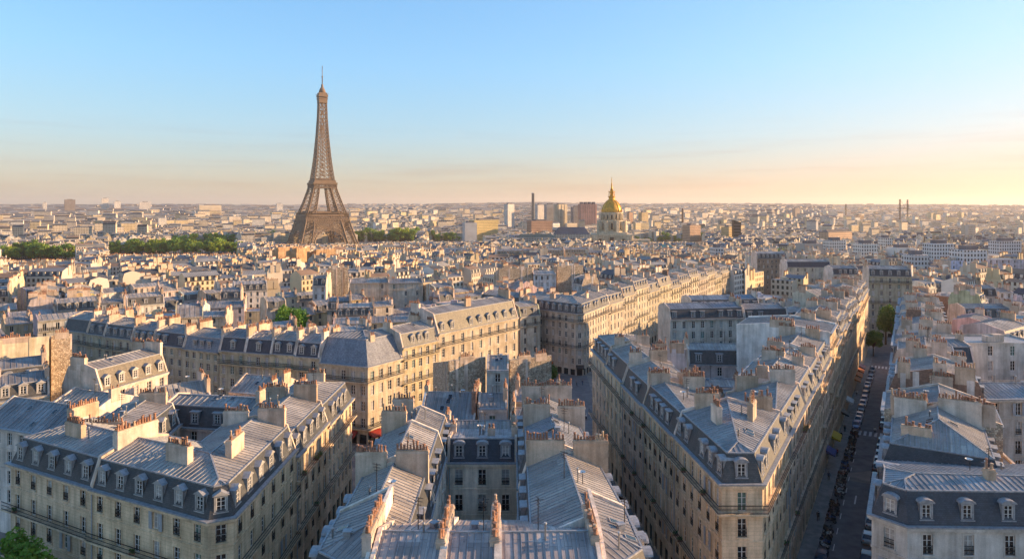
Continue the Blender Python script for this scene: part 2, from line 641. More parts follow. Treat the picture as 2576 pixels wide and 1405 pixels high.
def guard_into(mb, w, y, z0, hh=0.95):
    """wrought-iron window guard"""
    mb.box((-w / 2, y, z0 + hh - 0.05), (w, 0, 0), (0, 0.05, 0), (0, 0, 0.05), 'iron')
    mb.box((-w / 2, y, z0 + 0.08), (w, 0, 0), (0, 0.04, 0), (0, 0, 0.05), 'iron')
    n = int(w / 0.13)
    for i in range(n + 1):
        x = -w / 2 + (w - 0.03) * i / n
        mb.box((x, y + 0.01, z0 + 0.1), (0.03, 0, 0), (0, 0.025, 0), (0, 0, hh - 0.12), 'iron', "zZ")
    mb.box((-w / 2, y + 0.005, z0 + hh * 0.45), (w, 0, 0), (0, 0.03, 0), (0, 0, 0.12), 'iron')


def window_mesh(w, h, kind):
    k = ('win', round(w, 1), round(h, 1), kind)
    if k not in MESH:
        mb = MB()
        if kind == 'shutters':
            frame_into(mb, w, h)
            for s in (-1, 1):
                mb.box((s * (w / 2 + 0.02) - (w / 2 if s < 0 else 0), -0.32, 0), (w / 2, 0, 0), (0, 0.05, 0), (0, 0, h), 'grey_paint')
        else:
            frame_into(mb, w, h)
        if kind == 'guard':
            guard_into(mb, w, -0.17, 0.0)
        MESH[k] = mb.mesh('window')
    return MESH[k]


def pane_mesh(w, h, key):
    k = ('pane', round(w, 1), round(h, 1), key)
    if k not in MESH:
        mb = MB()
        mb.poly([(-w / 2, 0, 0), (w / 2, 0, 0), (w / 2, 0, h), (-w / 2, 0, h)], key)
        MESH[k] = mb.mesh('pane')
    return MESH[k]


def window_one_mesh(w, h, key):
    k = ('win1', round(w, 1), round(h, 1), key)
    if k not in MESH:
        mb = MB()
        frame_into(mb, w, h, th=0.08)
        mb.poly([(-w / 2, 0.05, 0), (w / 2, 0.05, 0), (w / 2, 0.05, h), (-w / 2, 0.05, h)], key)
        MESH[k] = mb.mesh('window')
    return MESH[k]


def dormer_mesh(style, with_window):
    k = ('dorm', style, with_window)
    if k in MESH:
        return MESH[k]
    mb = MB()
    w, h, dp = 1.36, 1.95, 1.7
    ow, oh, oz = 0.92, 1.5, 0.28
    key = {1: 'stack_light', 2: 'lead', 3: 'pale_wood', 4: 'lead'}[style]
    ck = 'lead'
    # cheeks
    mb.poly([(-w / 2, 0, 0), (-w / 2, 0, h), (-w / 2, dp, h), (-w / 2, dp, 0)], ck)
    mb.poly([(w / 2, 0, 0), (w / 2, dp, 0), (w / 2, dp, h), (w / 2, 0, h)], ck)
    # front ring with a real opening
    for xa, xb, za, zb in ((-w / 2, -ow / 2, 0, h), (ow / 2, w / 2, 0, h), (-ow / 2, ow / 2, 0, oz), (-ow / 2, ow / 2, oz + oh, h)):
        mb.box((xa, -0.04, za), (xb - xa, 0, 0), (0, 0.2, 0), (0, 0, zb - za), key, "")
    mb.box((-w / 2 - 0.08, -0.14, 0.1), (w + 0.16, 0, 0), (0, 0.12, 0), (0, 0, 0.1), key)
    e = 0.16
    if style in (1, 3):                                            # low pediment
        a = [(-w / 2 - e, -0.2, h), (w / 2 + e, -0.2, h), (0, -0.2, h + 0.5)]
        b_ = [(x, dp + 0.9, z) for x, _, z in a]
        mb.poly(a, key)
        mb.poly([a[2], b_[2], b_[0], a[0]], ck)
        mb.poly([a[1], b_[1], b_[2], a[2]], ck)
        mb.poly([a[0], b_[0], b_[1], a[1]], key)
    elif style == 2:                                               # rounded hood
        n = 7
        pts = [((w / 2 + e) * -math.cos(math.pi * i / n), h + 0.42 * math.sin(math.pi * i / n)) for i in range(n + 1)]
        mb.poly([(x, -0.22, z) for x, z in pts][::-1], key)
        for (x0, z0), (x1, z1) in zip(pts, pts[1:]):
            mb.poly([(x0, -0.22, z0), (x1, -0.22, z1), (x1, dp + 0.6, z1), (x0, dp + 0.6, z0)], ck)
        mb.poly([(-w / 2 - e, -0.22, h), (-w / 2 - e, dp, h), (w / 2 + e, dp, h), (w / 2 + e, -0.22, h)], ck)
    else:                                                          # flat lead lid
        mb.box((-w / 2 - e, -0.2, h), (w + 2 * e, 0, 0), (0, dp + 0.6, 0.16), (0, 0, 0.12), ck)
    if with_window:
        frame_into(mb, ow, oh, 0, 0.02, oz, th=0.08)
        mb.poly([(-ow / 2, 0.08, oz), (ow / 2, 0.08, oz), (ow / 2, 0.08, oz + oh), (-ow / 2, 0.08, oz + oh)], 'glass')
    MESH[k] = mb.mesh('dormer')
    return MESH[k]


mat_simple('pale_wood', (0.42, 0.39, 0.35), 0.8, var=0.3, scale=1.5)
mat_simple('stack_light', (0.34, 0.33, 0.31), 0.85, var=0.35, scale=1.2)


def pot_mesh(kind):
    k = ('pot', kind)
    if k not in MESH:
        mb = MB()
        key, h, r = (('terracotta', 0.62, 0.14), ('terracotta', 0.46, 0.16), ('pale_clay', 0.7, 0.13), ('terracotta', 0.85, 0.12))[kind]
        mb.lathe([(r * 1.15, 0), (r, 0.1), (r * 0.82, h * 0.8), (r * 1.12, h * 0.86), (r * 1.05, h)], (0, 0, 0), 7, key)
        MESH[k] = mb.mesh('pot')
    return MESH[k]


def plant_mesh(k):
    kk = ('plant', k)
    if kk not in MESH:
        r_ = random.Random(k)
        mb = MB()
        mb.box((-0.3, -0.12, 0), (0.6, 0, 0), (0, 0.24, 0), (0, 0, 0.22), 'terracotta')
        for _ in range(90):
            p = Vector((r_.uniform(-0.3, 0.3), r_.uniform(-0.15, 0.15), r_.uniform(0.2, 0.62)))
            x, y = Vector((r_.gauss(0, 1), r_.gauss(0, 1), r_.gauss(0, 1))).normalized() * 0.09, Vector((r_.gauss(0, 1), r_.gauss(0, 1), r_.gauss(0, 1))).normalized() * 0.07
            mb.poly([p - x, p - y, p + x, p + y], 'leaves')
        MESH[kk] = mb.mesh('bush_planter')
    return MESH[kk]


def skylight_mesh():
    if 'sky' not in MESH:
        mb = MB()
        mb.box((-0.4, -0.55, 0), (0.8, 0, 0), (0, 1.1, 0), (0, 0, 0.12), 'lead', "Z")
        mb.poly([(-0.4, -0.55, 0.12), (0.4, -0.55, 0.12), (0.4, 0.55, 0.12), (-0.4, 0.55, 0.12)], 'lead')
        mb.poly([(-0.32, -0.46, 0.125), (0.32, -0.46, 0.125), (0.32, 0.46, 0.125), (-0.32, 0.46, 0.125)], 'glass')
        MESH['sky'] = mb.mesh('skylight')
    return MESH['sky']


def vent_mesh(k):
    kk = ('vent', k)
    if kk not in MESH:
        mb = MB()
        if k == 0:
            mb.lathe([(0.09, -0.3), (0.09, 0.7), (0.18, 0.72), (0.02, 0.95)], (0, 0, 0), 8, 'lead')
        elif k == 1:
            mb.cbox((0, 0, -0.3), (0.6, 0.5, 0.75), 'lead')
            mb.cbox((0, 0, 0.5), (0.75, 0.65, 0.06), 'grey_paint')
        elif k == 2:
            mb.lathe([(0.07, -0.3), (0.07, 1.3), (0.13, 1.32), (0.13, 1.5)], (0, 0, 0), 7, 'grey_paint')
        else:                                              # small dish on a mast
            mb.beam((0, 0, -0.3), (0, 0, 1.2), 0.06, 'iron')
            mb.lathe([(0.02, 0.0), (0.28, 0.07), (0.42, 0.18)], (0, -0.1, 1.1), 12, 'white_paint', caps=False)
        MESH[kk] = mb.mesh('vent')
    return MESH[kk]


def antenna_mesh():
    if 'ant' not in MESH:
        mb = MB()
        mb.beam((0, 0, 0), (0, 0, 3.0), 0.06, 'iron')
        for i, z in enumerate((2.9, 2.6, 2.3)):
            mb.beam((-0.5 + i * 0.1, 0, z), (0.5 - i * 0.1, 0, z), 0.04, 'iron')
        mb.beam((0, -0.5, 2.75), (0, 0.5, 2.75), 0.04, 'iron')
        MESH['ant'] = mb.mesh('antenna')
    return MESH['ant']


# ------------------------------------------------------------------ the house builder
def clip(poly, a, b, c):
    out = []
    n = len(poly)
    for i in range(n):
        p, q = poly[i], poly[(i + 1) % n]
        dp, dq = a * p[0] + b * p[1] + c, a * q[0] + b * q[1] + c
        if dp <= 1e-9:
            out.append(p)
        if (dp < -1e-9 and dq > 1e-9) or (dp > 1e-9 and dq < -1e-9):
            t = dp / (dp - dq)
            out.append((p[0] + (q[0] - p[0]) * t, p[1] + (q[1] - p[1]) * t))
    return out


def area(poly):
    return 0.5 * sum(p[0] * q[1] - q[0] * p[1] for p, q in zip(poly, poly[1:] + poly[:1]))


def inset_poly(pts, ds):
    """move each edge i (i -> i+1) inwards by ds[i]"""
    n = len(pts)
    L = []
    for i in range(n):
        p, q = pts[i], pts[(i + 1) % n]
        dx, dy = q[0] - p[0], q[1] - p[1]
        l = math.hypot(dx, dy)
        nx, ny = -dy / l, dx / l
        L.append((nx, ny, -(nx * p[0] + ny * p[1]) - ds[i]))
    out = []
    for i in range(n):
        a, b = L[i - 1], L[i]
        det = a[0] * b[1] - a[1] * b[0]
        if abs(det) < 1e-4:
            out.append((pts[i][0] + b[0] * ds[i], pts[i][1] + b[1] * ds[i]))
        else:
            out.append(((-a[2] * b[1] + b[2] * a[1]) / det, (-a[0] * b[2] + b[0] * a[2]) / det))
    return out


HULLS = []           # footprints already taken, for the filler
STONE = [(0.68, 0.52, 0.355), (0.65, 0.49, 0.345), (0.70, 0.545, 0.385), (0.60, 0.465, 0.335)]
PLASTER = [(0.68, 0.55, 0.445), (0.72, 0.58, 0.485), (0.62, 0.51, 0.42), (0.74, 0.63, 0.55), (0.66, 0.50, 0.38)]
ZINC = [(0.44, 0.405, 0.36), (0.49, 0.45, 0.40), (0.36, 0.34, 0.32), (0.47, 0.42, 0.36), (0.30, 0.29, 0.28)]
SLATE = [(0.062, 0.066, 0.072), (0.075, 0.076, 0.078), (0.085, 0.082, 0.078), (0.055, 0.060, 0.068)]


def house(label, foot, zg, ze, lod=None, mans=True, mh=3.1, steep=3.0, zs=0.27, fh=3.1, gf=4.4, bay=2.6, wall='stone', col=None,
          zcol=None, scol=None, party='plaster', pcol=None, dorm=1, balc=(0, 3), group=None, seed=0, cat='apartment building', chim=2,
          court_mans=True, stacks=None, shop=True, seam=0.66, winh=None, name='apartment_building', hull=True, flat=False, rails=True, sky=1):
    rnd = random.Random(seed * 7919 + len(label))
    types = [f[2] for f in foot]
    n = len(foot)
    pts = inset_poly([(f[0], f[1]) for f in foot], [0.012 if t == 'P' else 0.0 for t in types])
    cx, cy = sum(p[0] for p in pts) / n, sum(p[1] for p in pts) / n
    dist = math.hypot(cx, cy)
    if lod is None:
        lod = 0 if dist < 118 else (1 if dist < 190 else 2)
    if hull:
        HULLS.append(pts)
    col = col or rnd.choice(STONE)
    f_ = rnd.uniform(0.90, 1.06)
    col = (col[0] * f_, col[1] * f_ * rnd.uniform(0.98, 1.015), col[2] * f_ * rnd.uniform(0.93, 1.06))
    if bay == 2.6:
        bay = rnd.choice((2.35, 2.6, 2.6, 2.9))
        fh = rnd.choice((2.95, 3.1, 3.25))
    pcol = pcol or rnd.choice(PLASTER)
    zcol = zcol or rnd.choice(ZINC)
    scol = scol or rnd.choice(SLATE)
    root = thing(name, label, cat, (cx, cy, zg), group)
    o3 = (cx, cy, zg)
    W, S, Z = MB(o3), MB(o3), MB(o3)
    SC_ = MB(o3)
    PW = MB(o3)
    edges = []
    for i in range(n):
        p, q = pts[i], pts[(i + 1) % n]
        dx, dy = q[0] - p[0], q[1] - p[1]
        l = math.hypot(dx, dy)
        edges.append(dict(p=p, q=q, l=l, u=(dx / l, dy / l), n=(-dy / l, dx / l), t=types[i]))
    # ---- roof planes (a, b, c, material, edge)
    def planes_of(e):
        nx, ny = e['n']
        d0 = -(nx * e['p'][0] + ny * e['p'][1])
        if e['t'] in 'PB':
            return []
        if flat:
            return [(nx * 3, ny * 3, ze + 3 * d0, 'zinc', e)]
        m_ = mans and (e['t'] in 'FH' or court_mans)
        if m_:
            return [(nx * steep, ny * steep, ze + steep * d0, 'slate', e),
                    (nx * zs, ny * zs, ze + mh + zs * (d0 - mh / steep), 'zinc', e)]
        z_up = 0.0 if not mans else mh * 0.55
        return [(nx * zs, ny * zs, ze + z_up + zs * d0, 'zinc', e)]
    reflex = None
    for i in range(n):
        a, b = edges[i - 1], edges[i]
        if a['u'][0] * b['u'][1] - a['u'][1] * b['u'][0] < -0.1:
            reflex = i
    regs = []
    outer = [pl for i, e in enumerate(edges) for pl in planes_of(e) if reflex is None or i not in (reflex, (reflex - 1) % n)]
    if flat:
        outer = [(0, 0, ze - 0.5, 'zinc', edges[0])]
        reflex_in = None
        regs.append((pts, outer))
    elif reflex is None:
        regs.append((pts, outer))
    else:
        e1, e2 = edges[reflex - 1], edges[reflex]
        c1 = -(e1['n'][0] * e1['p'][0] + e1['n'][1] * e1['p'][1])
        c2 = -(e2['n'][0] * e2['p'][0] + e2['n'][1] * e2['p'][1])
        A, B, Cc = e2['n'][0] - e1['n'][0], e2['n'][1] - e1['n'][1], c2 - c1
        regs.append((clip(pts, A, B, Cc), outer + planes_of(e1)))
        regs.append((clip(pts, -A, -B, -Cc), outer + planes_of(e2)))

    def hfun(x, y):
        best = None
        for poly, pls in regs:
            v = min((a * x + b * y + c for a, b, c, _, _ in pls), default=ze)
            if len(regs) == 1:
                return v
            d1 = (x - edges[reflex]['p'][0]) * edges[reflex]['n'][0] + (y - edges[reflex]['p'][1]) * edges[reflex]['n'][1]
            e0 = edges[reflex - 1]
            d0 = (x - e0['p'][0]) * e0['n'][0] + (y - e0['p'][1]) * e0['n'][1]
            return min(a * x + b * y + c for a, b, c, _, _ in (regs[0] if d0 >= d1 else regs[1])[1])
        return ze

    zmax = ze
    for poly, pls in regs:
        for i, pl in enumerate(pls):
            f = poly
            for j, pj in enumerate(pls):
                if j != i and len(f) > 2:
                    f = clip(f, pl[0] - pj[0], pl[1] - pj[1], pl[2] - pj[2])
            if len(f) < 3 or abs(area(f)) < 0.02:
                continue
            a, b, c, key, e = pl
            ux, uy = e['u']
            nx, ny = e['n']
            sl = math.hypot(a, b)
            kk = math.sqrt(1 + sl * sl)
            P3 = [(x, y, a * x + b * y + c) for x, y in f]
            zmax = max(zmax, max(p[2] for p in P3))
            uvs = [((x - e['p'][0]) * ux + (y - e['p'][1]) * uy, ((x - e['p'][0]) * nx + (y - e['p'][1]) * ny) * kk) for x, y in f]
            ((SC_ if e['t'] == 'C' else S) if key == 'slate' else Z).poly(P3, key if not (flat and key == 'zinc') else 'lead', uvs)
            if key == 'zinc' and seam and not flat:
                step = seam if lod == 0 else seam * (1.5 if lod == 1 else 2.2)
                rw = 0.055 if lod == 0 else (0.07 if lod == 1 else 0.10)
                rh = 0.06 if lod == 0 else 0.08
                us = [u[0] for u in uvs]
                N3 = Vector((-a, -b, 1)).normalized()
                U3 = Vector((ux, uy, a * ux + b * uy))
                j = math.ceil((min(us) + 0.1) / step)
                while j * step < max(us) - 0.05:
                    uu = j * step + rnd.uniform(-0.04, 0.04)
                    j += 1
                    hit = []
                    m_ = len(f)
                    for ii in range(m_):
                        u0, u1 = uvs[ii][0], uvs[(ii + 1) % m_][0]
                        if (u0 - uu) * (u1 - uu) < 0:
                            t = (uu - u0) / (u1 - u0)
                            hit.append(Vector(P3[ii]).lerp(Vector(P3[(ii + 1) % m_]), t))
                    if len(hit) == 2 and (hit[0] - hit[1]).length > 0.3:
                        lo, hi = sorted(hit, key=lambda v: v.z)
                        hi = lo.lerp(hi, 0.995)
                        sd = U3.normalized() * rw / 2
                        up = N3 * rh
                        Z.poly((lo - sd, lo - sd + up, hi - sd + up, hi - sd), 'lead')
                        Z.poly((lo + sd, hi + sd, hi + sd + up, lo + sd + up), 'lead')
                        Z.poly((lo - sd + up, lo + sd + up, hi + sd + up, hi - sd + up), 'lead')
                        Z.poly((lo - sd, lo + sd, lo + sd + up, lo - sd + up), 'lead')
    # ridge and hip cappings on near roofs
    if lod < 2 and not flat:
        seen = []
        for poly, pls in regs:
            for i, pa in enumerate(pls):
                for pb in pls[i + 1:]:
                    if pa[3] != 'zinc' and pb[3] != 'zinc':
                        continue
                    A, B, Cc = pa[0] - pb[0], pa[1] - pb[1], pa[2] - pb[2]
                    nn_ = math.hypot(A, B)
                    if nn_ < 1e-5:
                        continue
                    pt = (-A * Cc / nn_ ** 2, -B * Cc / nn_ ** 2)
                    d = (-B / nn_, A / nn_)
                    t0, t1 = -1e4, 1e4
                    ok = True
                    def cut(aa, bb, cc):
                        nonlocal t0, t1, ok
                        k0, k1 = aa * pt[0] + bb * pt[1] + cc, aa * d[0] + bb * d[1]
                        if abs(k1) < 1e-9:
                            if k0 > 1e-6: ok = False
                        elif k1 > 0: t1 = min(t1, -k0 / k1)
                        else: t0 = max(t0, -k0 / k1)
                    for pj in pls:
                        if pj is not pa and pj is not pb:
                            cut(pa[0] - pj[0], pa[1] - pj[1], pa[2] - pj[2])
                    m_ = len(poly)
                    for ii in range(m_):
                        x0, y0 = poly[ii]; x1, y1 = poly[(ii + 1) % m_]
                        if math.hypot(x1 - x0, y1 - y0) > 1e-6:
                            cut((y1 - y0), -(x1 - x0), -(y1 - y0) * x0 + (x1 - x0) * y0)
                    if ok and t1 - t0 > 0.5 and t1 < 9e3 and t0 > -9e3:
                        A3 = [(pt[0] + d[0] * t, pt[1] + d[1] * t) for t in (t0 + 0.03, t1 - 0.03)]
                        A3 = [(x, y, pa[0] * x + pa[1] * y + pa[2] + 0.03) for x, y in A3]
                        Z.beam(A3[0], A3[1], 0.16 if lod == 0 else 0.2, 'lead')
    # ---- walls
    def facing(e, marg=0.25):
        mx, my = (e['p'][0] + e['q'][0]) / 2, (e['p'][1] + e['q'][1]) / 2
        return (e['n'][0] * mx + e['n'][1] * my) / math.hypot(mx, my) > -marg      # inward normal agrees with the view
    H = ze - zg
    gfe = gf if H > 9 else min(3.0, H * 0.35)
    nf = max(1, round((H - gfe) / fh))
    fhe = (H - gfe) / nf
    wh = winh or min(2.15, fhe - 0.95)
    ww = 1.05
    wins = []
    for i, e in enumerate(edges):
        p, q, l, u = e['p'], e['q'], e['l'], e['u']
        out = (-e['n'][0], -e['n'][1])
        is_f = e['t'] in 'FH'
        key = wall if is_f else party
        tgt = W if is_f else PW
        if e['t'] == 'P' or e['t'] == 'B':
            ts = [0.0, 1.0]
            for poly, pls in regs:
                for ii in range(len(pls)):
                    for jj in range(ii):
                        pa, pb = pls[ii], pls[jj]
                        k0 = (pa[0] - pb[0]) * p[0] + (pa[1] - pb[1]) * p[1] + pa[2] - pb[2]
                        k1 = ((pa[0] - pb[0]) * u[0] + (pa[1] - pb[1]) * u[1]) * l
                        if abs(k1) > 1e-7 and 0 < -k0 / k1 < 1:
                            ts.append(-k0 / k1)
            ts = sorted(set(round(t, 4) for t in ts))
            par = 0.32 if e['t'] == 'P' else 0.02
            top = [(p[0] + u[0] * l * t, p[1] + u[1] * l * t, hfun(p[0] + u[0] * l * min(max(t, 0.002), 0.998) + e['n'][0] * 0.01, p[1] + u[1] * l * min(max(t, 0.002), 0.998) + e['n'][1] * 0.01) + par) for t in ts]
            key2 = party
            PW.poly([(p[0], p[1], zg), (q[0], q[1], zg)] + top[::-1], key2)
            th = 0.34
            if e['t'] == 'P' and l > 4.5 and facing(e, 0.0):          # flues rising up the bare wall
                for _ in range(rnd.randint(1, 3)):
                    uu, wf = rnd.uniform(0.6, l - 1.6), rnd.uniform(0.5, 1.1)
                    zt_ = min(hfun(p[0] + u[0] * (uu + k_) + e['n'][0] * 0.01, p[1] + u[1] * (uu + k_) + e['n'][1] * 0.01) for k_ in (0, wf)) + 0.28
                    PW.box((p[0] + u[0] * uu + out[0] * 0.07, p[1] + u[1] * uu + out[1] * 0.07, zg), (u[0] * wf, u[1] * wf, 0), (-out[0] * 0.07, -out[1] * 0.07, 0), (0, 0, zt_ - zg), 'stack', 'Yz')
            inn = [(x + e['n'][0] * th, y + e['n'][1] * th, z) for x, y, z in top]
            for j in range(len(top) - 1):
                a1, b1, a2, b2 = top[j], top[j + 1], inn[j], inn[j + 1]
                PW.poly((a1, b1, b2, a2), 'stack' if e['t'] == 'P' else key2)
                PW.poly((a2, b2, (b2[0], b2[1], b2[2] - 0.9), (a2[0], a2[1], a2[2] - 0.9)), 'stack')
            PW.poly((top[0], inn[0], (inn[0][0], inn[0][1], ze - 0.1), (top[0][0], top[0][1], ze - 0.1)), 'stack')
            PW.poly((top[-1], (top[-1][0], top[-1][1], ze - 0.1), (inn[-1][0], inn[-1][1], ze - 0.1), inn[-1]), 'stack')
            continue
        rows = []
        if l >= 1.7 and facing(e) and e['t'] in 'FC':
            nb = max(1, int((l - 0.5) / bay))
            pit = l / nb
            if e['t'] == 'C' or not is_f:
                first = max(0, nf - 4)
            else:
                first = 0
            for k in range(first, nf):
                v0 = gfe + k * fhe + (0.12 if is_f and (nf - 1 - k) in balc else 0.42)
                hh = wh if is_f or k else wh
                hh = min(hh, fhe - 0.55)
                if not is_f:
                    hh *= 0.88
                hs = []
                for b_ in range(nb):
                    if not is_f and rnd.random() < 0.18:
                        continue
                    uc = pit * (b_ + 0.5) + (rnd.uniform(-0.25, 0.25) if not is_f else 0)
                    w_ = min(ww if is_f else rnd.choice((0.8, 1.0, 1.0)), pit - 0.5)
                    hs.append((uc - w_ / 2, uc + w_ / 2))
                if hs:
                    rows.append((v0, v0 + hh, hs, k))
            if is_f and shop and gfe > 3 and lod < 2:
                hs = [(pit * (b_ + 0.5) - min(0.95, pit / 2 - 0.25), pit * (b_ + 0.5) + min(0.95, pit / 2 - 0.25)) for b_ in range(nb)]
                rows.insert(0, (0.35, 3.1, hs, -1))
        def pt(uu, vv, d=0.0):
            return (p[0] + u[0] * uu + out[0] * d, p[1] + u[1] * uu + out[1] * d, zg + vv)
        cur = 0.0
        dep = -0.24
        for v0, v1, hs, k in rows:
            tgt.poly([pt(0, cur), pt(l, cur), pt(l, v0), pt(0, v0)], key)
            x = 0.0
            for ua, ub in hs:
                tgt.poly([pt(x, v0), pt(ua, v0), pt(ua, v1), pt(x, v1)], key)
                tgt.poly([pt(ua, v0), pt(ua, v0, dep), pt(ua, v1, dep), pt(ua, v1)], key)
                tgt.poly([pt(ub, v0), pt(ub, v1), pt(ub, v1, dep), pt(ub, v0, dep)], key)
                tgt.poly([pt(ua, v0), pt(ub, v0), pt(ub, v0, dep), pt(ua, v0, dep)], key)
                tgt.poly([pt(ua, v1), pt(ua, v1, dep), pt(ub, v1, dep), pt(ub, v1)], key)
                x = ub
                if lod == 2 or k < 0:
                    w_ = ub - ua
                    gk = rnd.choice(('glass', 'glass', 'glass', 'curtain')) if k >= 0 else 'shopfront'
                    tgt.poly([pt(ua, v0, dep), pt(ub, v0, dep), pt(ub, v1, dep), pt(ua, v1, dep)], 'white_paint' if k >= 0 else 'shopfront')
                    if k >= 0:
                        for xa, xb in ((ua + 0.1, ua + w_ / 2 - 0.05), (ua + w_ / 2 + 0.05, ub - 0.1)):
                            tgt.poly([pt(xa, v0 + 0.1, dep + 0.02), pt(xb, v0 + 0.1, dep + 0.02), pt(xb, v1 - 0.1, dep + 0.02), pt(xa, v1 - 0.1, dep + 0.02)], gk)
                else:
                    wins.append((pt((ua + ub) / 2, v0, dep + 0.09), math.atan2(u[1], u[0]), ub - ua, v1 - v0, k, is_f))
                if lod == 0 and k >= 0:                      # stone surround and sill
                    sw = 0.14 if is_f else 0.07
                    ox = 0.05
                    for xa, xb, za, zb in ((ua - sw, ua, v0, v1), (ub, ub + sw, v0, v1), (ua - sw, ub + sw, v1, v1 + 0.18)):
                        tgt.box(pt(xa, za, ox), Vector(pt(xb, za, ox)) - Vector(pt(xa, za, ox)), (-out[0] * ox, -out[1] * ox, 0), (0, 0, zb - za), key, "Y")
                    a_, b_ = pt(ua - sw, v0 - 0.14, 0.14), pt(ub + sw, v0 - 0.14, 0.14)
                    tgt.box(a_, Vector(b_) - Vector(a_), (-out[0] * 0.14, -out[1] * 0.14, 0), (0, 0, 0.13), key, "Y")
            tgt.poly([pt(x, v0), pt(l, v0), pt(l, v1), pt(x, v1)], key)
            cur = v1
        tgt.poly([pt(0, cur), pt(l, cur), pt(l, H), pt(0, H)], key)

    # ---- ledges: cornice, string courses, balconies (mitred round corners)
    def off(i, d):
        e = edges[i]
        a, b = edges[i - 1], edges[(i + 1) % n]
        out = (-e['n'][0], -e['n'][1])
        def join(e1, e2, v):
            o1, o2 = (-e1['n'][0], -e1['n'][1]), (-e2['n'][0], -e2['n'][1])
            k = 1 + o1[0] * o2[0] + o1[1] * o2[1]
            if k < 0.15:
                return None
            return (v[0] + d * (o1[0] + o2[0]) / k, v[1] + d * (o1[1] + o2[1]) / k)
        pp = join(a, e, e['p']) if a['t'] == e['t'] else None
        qq = join(e, b, e['q']) if b['t'] == e['t'] else None
        ep, eq = pp is None, qq is None
        pp = pp or (e['p'][0] + out[0] * d, e['p'][1] + out[1] * d)
        qq = qq or (e['q'][0] + out[0] * d, e['q'][1] + out[1] * d)
        return pp, qq, ep, eq

    def ledge(mb, i, d, z0, z1, key, d_in=0.0):
        e = edges[i]
        pp, qq, ep, eq = off(i, d)
        p, q = (e['p'], e['q']) if d_in == 0 else off(i, d_in)[:2]
        A, B, Cq, D = (*p, z1), (*pp, z1), (*qq, z1), (*q, z1)
        a_, b_, c_, d_ = (*p, z0), (*pp, z0), (*qq, z0), (*q, z0)
        mb.poly((A, B, Cq, D), key)
        mb.poly((a_, d_, c_, b_), key)
        mb.poly((b_, c_, Cq, B), key)
        if ep: mb.poly((a_, b_, B, A), key)
        if eq: mb.poly((d_, D, Cq, c_), key)
        if d_in: mb.poly((a_, A, D, d_), key)

    RL = None
    for i, e in enumerate(edges):
        is_f = e['t'] in 'FH'
        if e['t'] in 'PB':
            continue
        k_ = wall if is_f else party
        if flat:
            ledge(W if is_f else PW, i, 0.12, ze - 0.1, ze + 0.02, k_, 0)
            continue
        if is_f:
            ledge(W, i, 0.22, ze - 0.55, ze - 0.32, k_)
            ledge(W, i, 0.42, ze - 0.32, ze - 0.06, k_)
            ledge(S if mans else Z, i, 0.50, ze - 0.06, ze + 0.09, 'lead')
        else:
            ledge(PW, i, 0.16, ze - 0.18, ze + 0.02, 'lead')
        if is_f and lod < 2:
            for k in range(nf + 1):
                zz = zg + gfe + k * fhe
                if (nf - k) - 1 in balc or k == nf:
                    continue
                ledge(W, i, 0.10, zz - 0.16, zz + 0.02, wall)
    for j in balc:
        k = nf - 1 - j
        if k < 0 or not rails:
            continue
        zz = zg + gfe + k * fhe
        B_, RL = MB(o3), MB(o3)
        for i, e in enumerate(edges):
            if e['t'] != 'F' or e['l'] < 1.0 or not facing(e):
                continue
            ledge(B_, i, 0.78, zz - 0.10, zz + 0.06, wall)
            ledge(B_, i, 0.5, zz - 0.34, zz - 0.10, wall)
            pp, qq, ep, eq = off(i, 0.72)
            P0, Q0 = Vector((*pp, zz + 0.06)), Vector((*qq, zz + 0.06))
            d3 = Q0 - P0
            RL.beam(P0 + Vector((0, 0, 0.98)), Q0 + Vector((0, 0, 0.98)), 0.07, 'iron')
            RL.beam(P0 + Vector((0, 0, 0.12)), Q0 + Vector((0, 0, 0.12)), 0.05, 'iron')
            RL.beam(P0 + Vector((0, 0, 0.55)), Q0 + Vector((0, 0, 0.55)), 0.05, 'iron')
            step = 0.15 if lod == 0 else (0.22 if lod == 1 else 0.5)
            nb = max(2, int(d3.length / step))
            bw = 0.035 if lod == 0 else (0.06 if lod == 1 else 0.14)
            un = d3.normalized()
            for b_ in range(nb + 1):
                c0 = P0 + d3 * (b_ / nb) - un * bw / 2
                RL.poly((c0, c0 + un * bw, c0 + un * bw + Vector((0, 0, 0.95)), c0 + Vector((0, 0, 0.95))), 'iron')
        bo = B_.build('balcony', root, col)
        if bo is not None:
            RL.build('railing', bo)
            if lod == 0:
                for _ in range(rnd.randint(1, 4)):
                    e = rnd.choice([e for e in edges if e['t'] == 'F' and e['l'] > 2] or edges)
                    t_ = rnd.uniform(0.1, 0.9)
                    x, y = e['p'][0] + e['u'][0] * e['l'] * t_ - e['n'][0] * 0.5, e['p'][1] + e['u'][1] * e['l'] * t_ - e['n'][1] * 0.5
                    link('bush_planter', plant_mesh(rnd.randint(0, 2)), bo, (x - cx, y - cy, zz + 0.06 - zg), (0.8, 0.9, 0.8))
    # ---- windows
    for (pos, ang, w_, h_, k, is_f) in wins:
        loc = (pos[0] - cx, pos[1] - cy, pos[2] - zg)
        r = rnd.random()
        gk = 'glass' if r < 0.58 else ('curtain' if r < 0.90 else 'green_reflect_pane')
        if lod == 0:
            kind = 'plain'
            if is_f and rnd.random() < 0.07:
                kind = 'shutters'
            elif is_f and (nf - 1 - k) not in balc:
                kind = 'guard'
            elif not is_f and rnd.random() < 0.10:
                kind = 'shutters'
            w1 = link('window', window_mesh(w_, h_, kind), root, loc, rz=ang)
            link('pane', pane_mesh(w_, h_, gk), w1, (0, 0.05, 0))
        else:
            link('window', window_one_mesh(w_, h_, gk), root, loc, rz=ang)
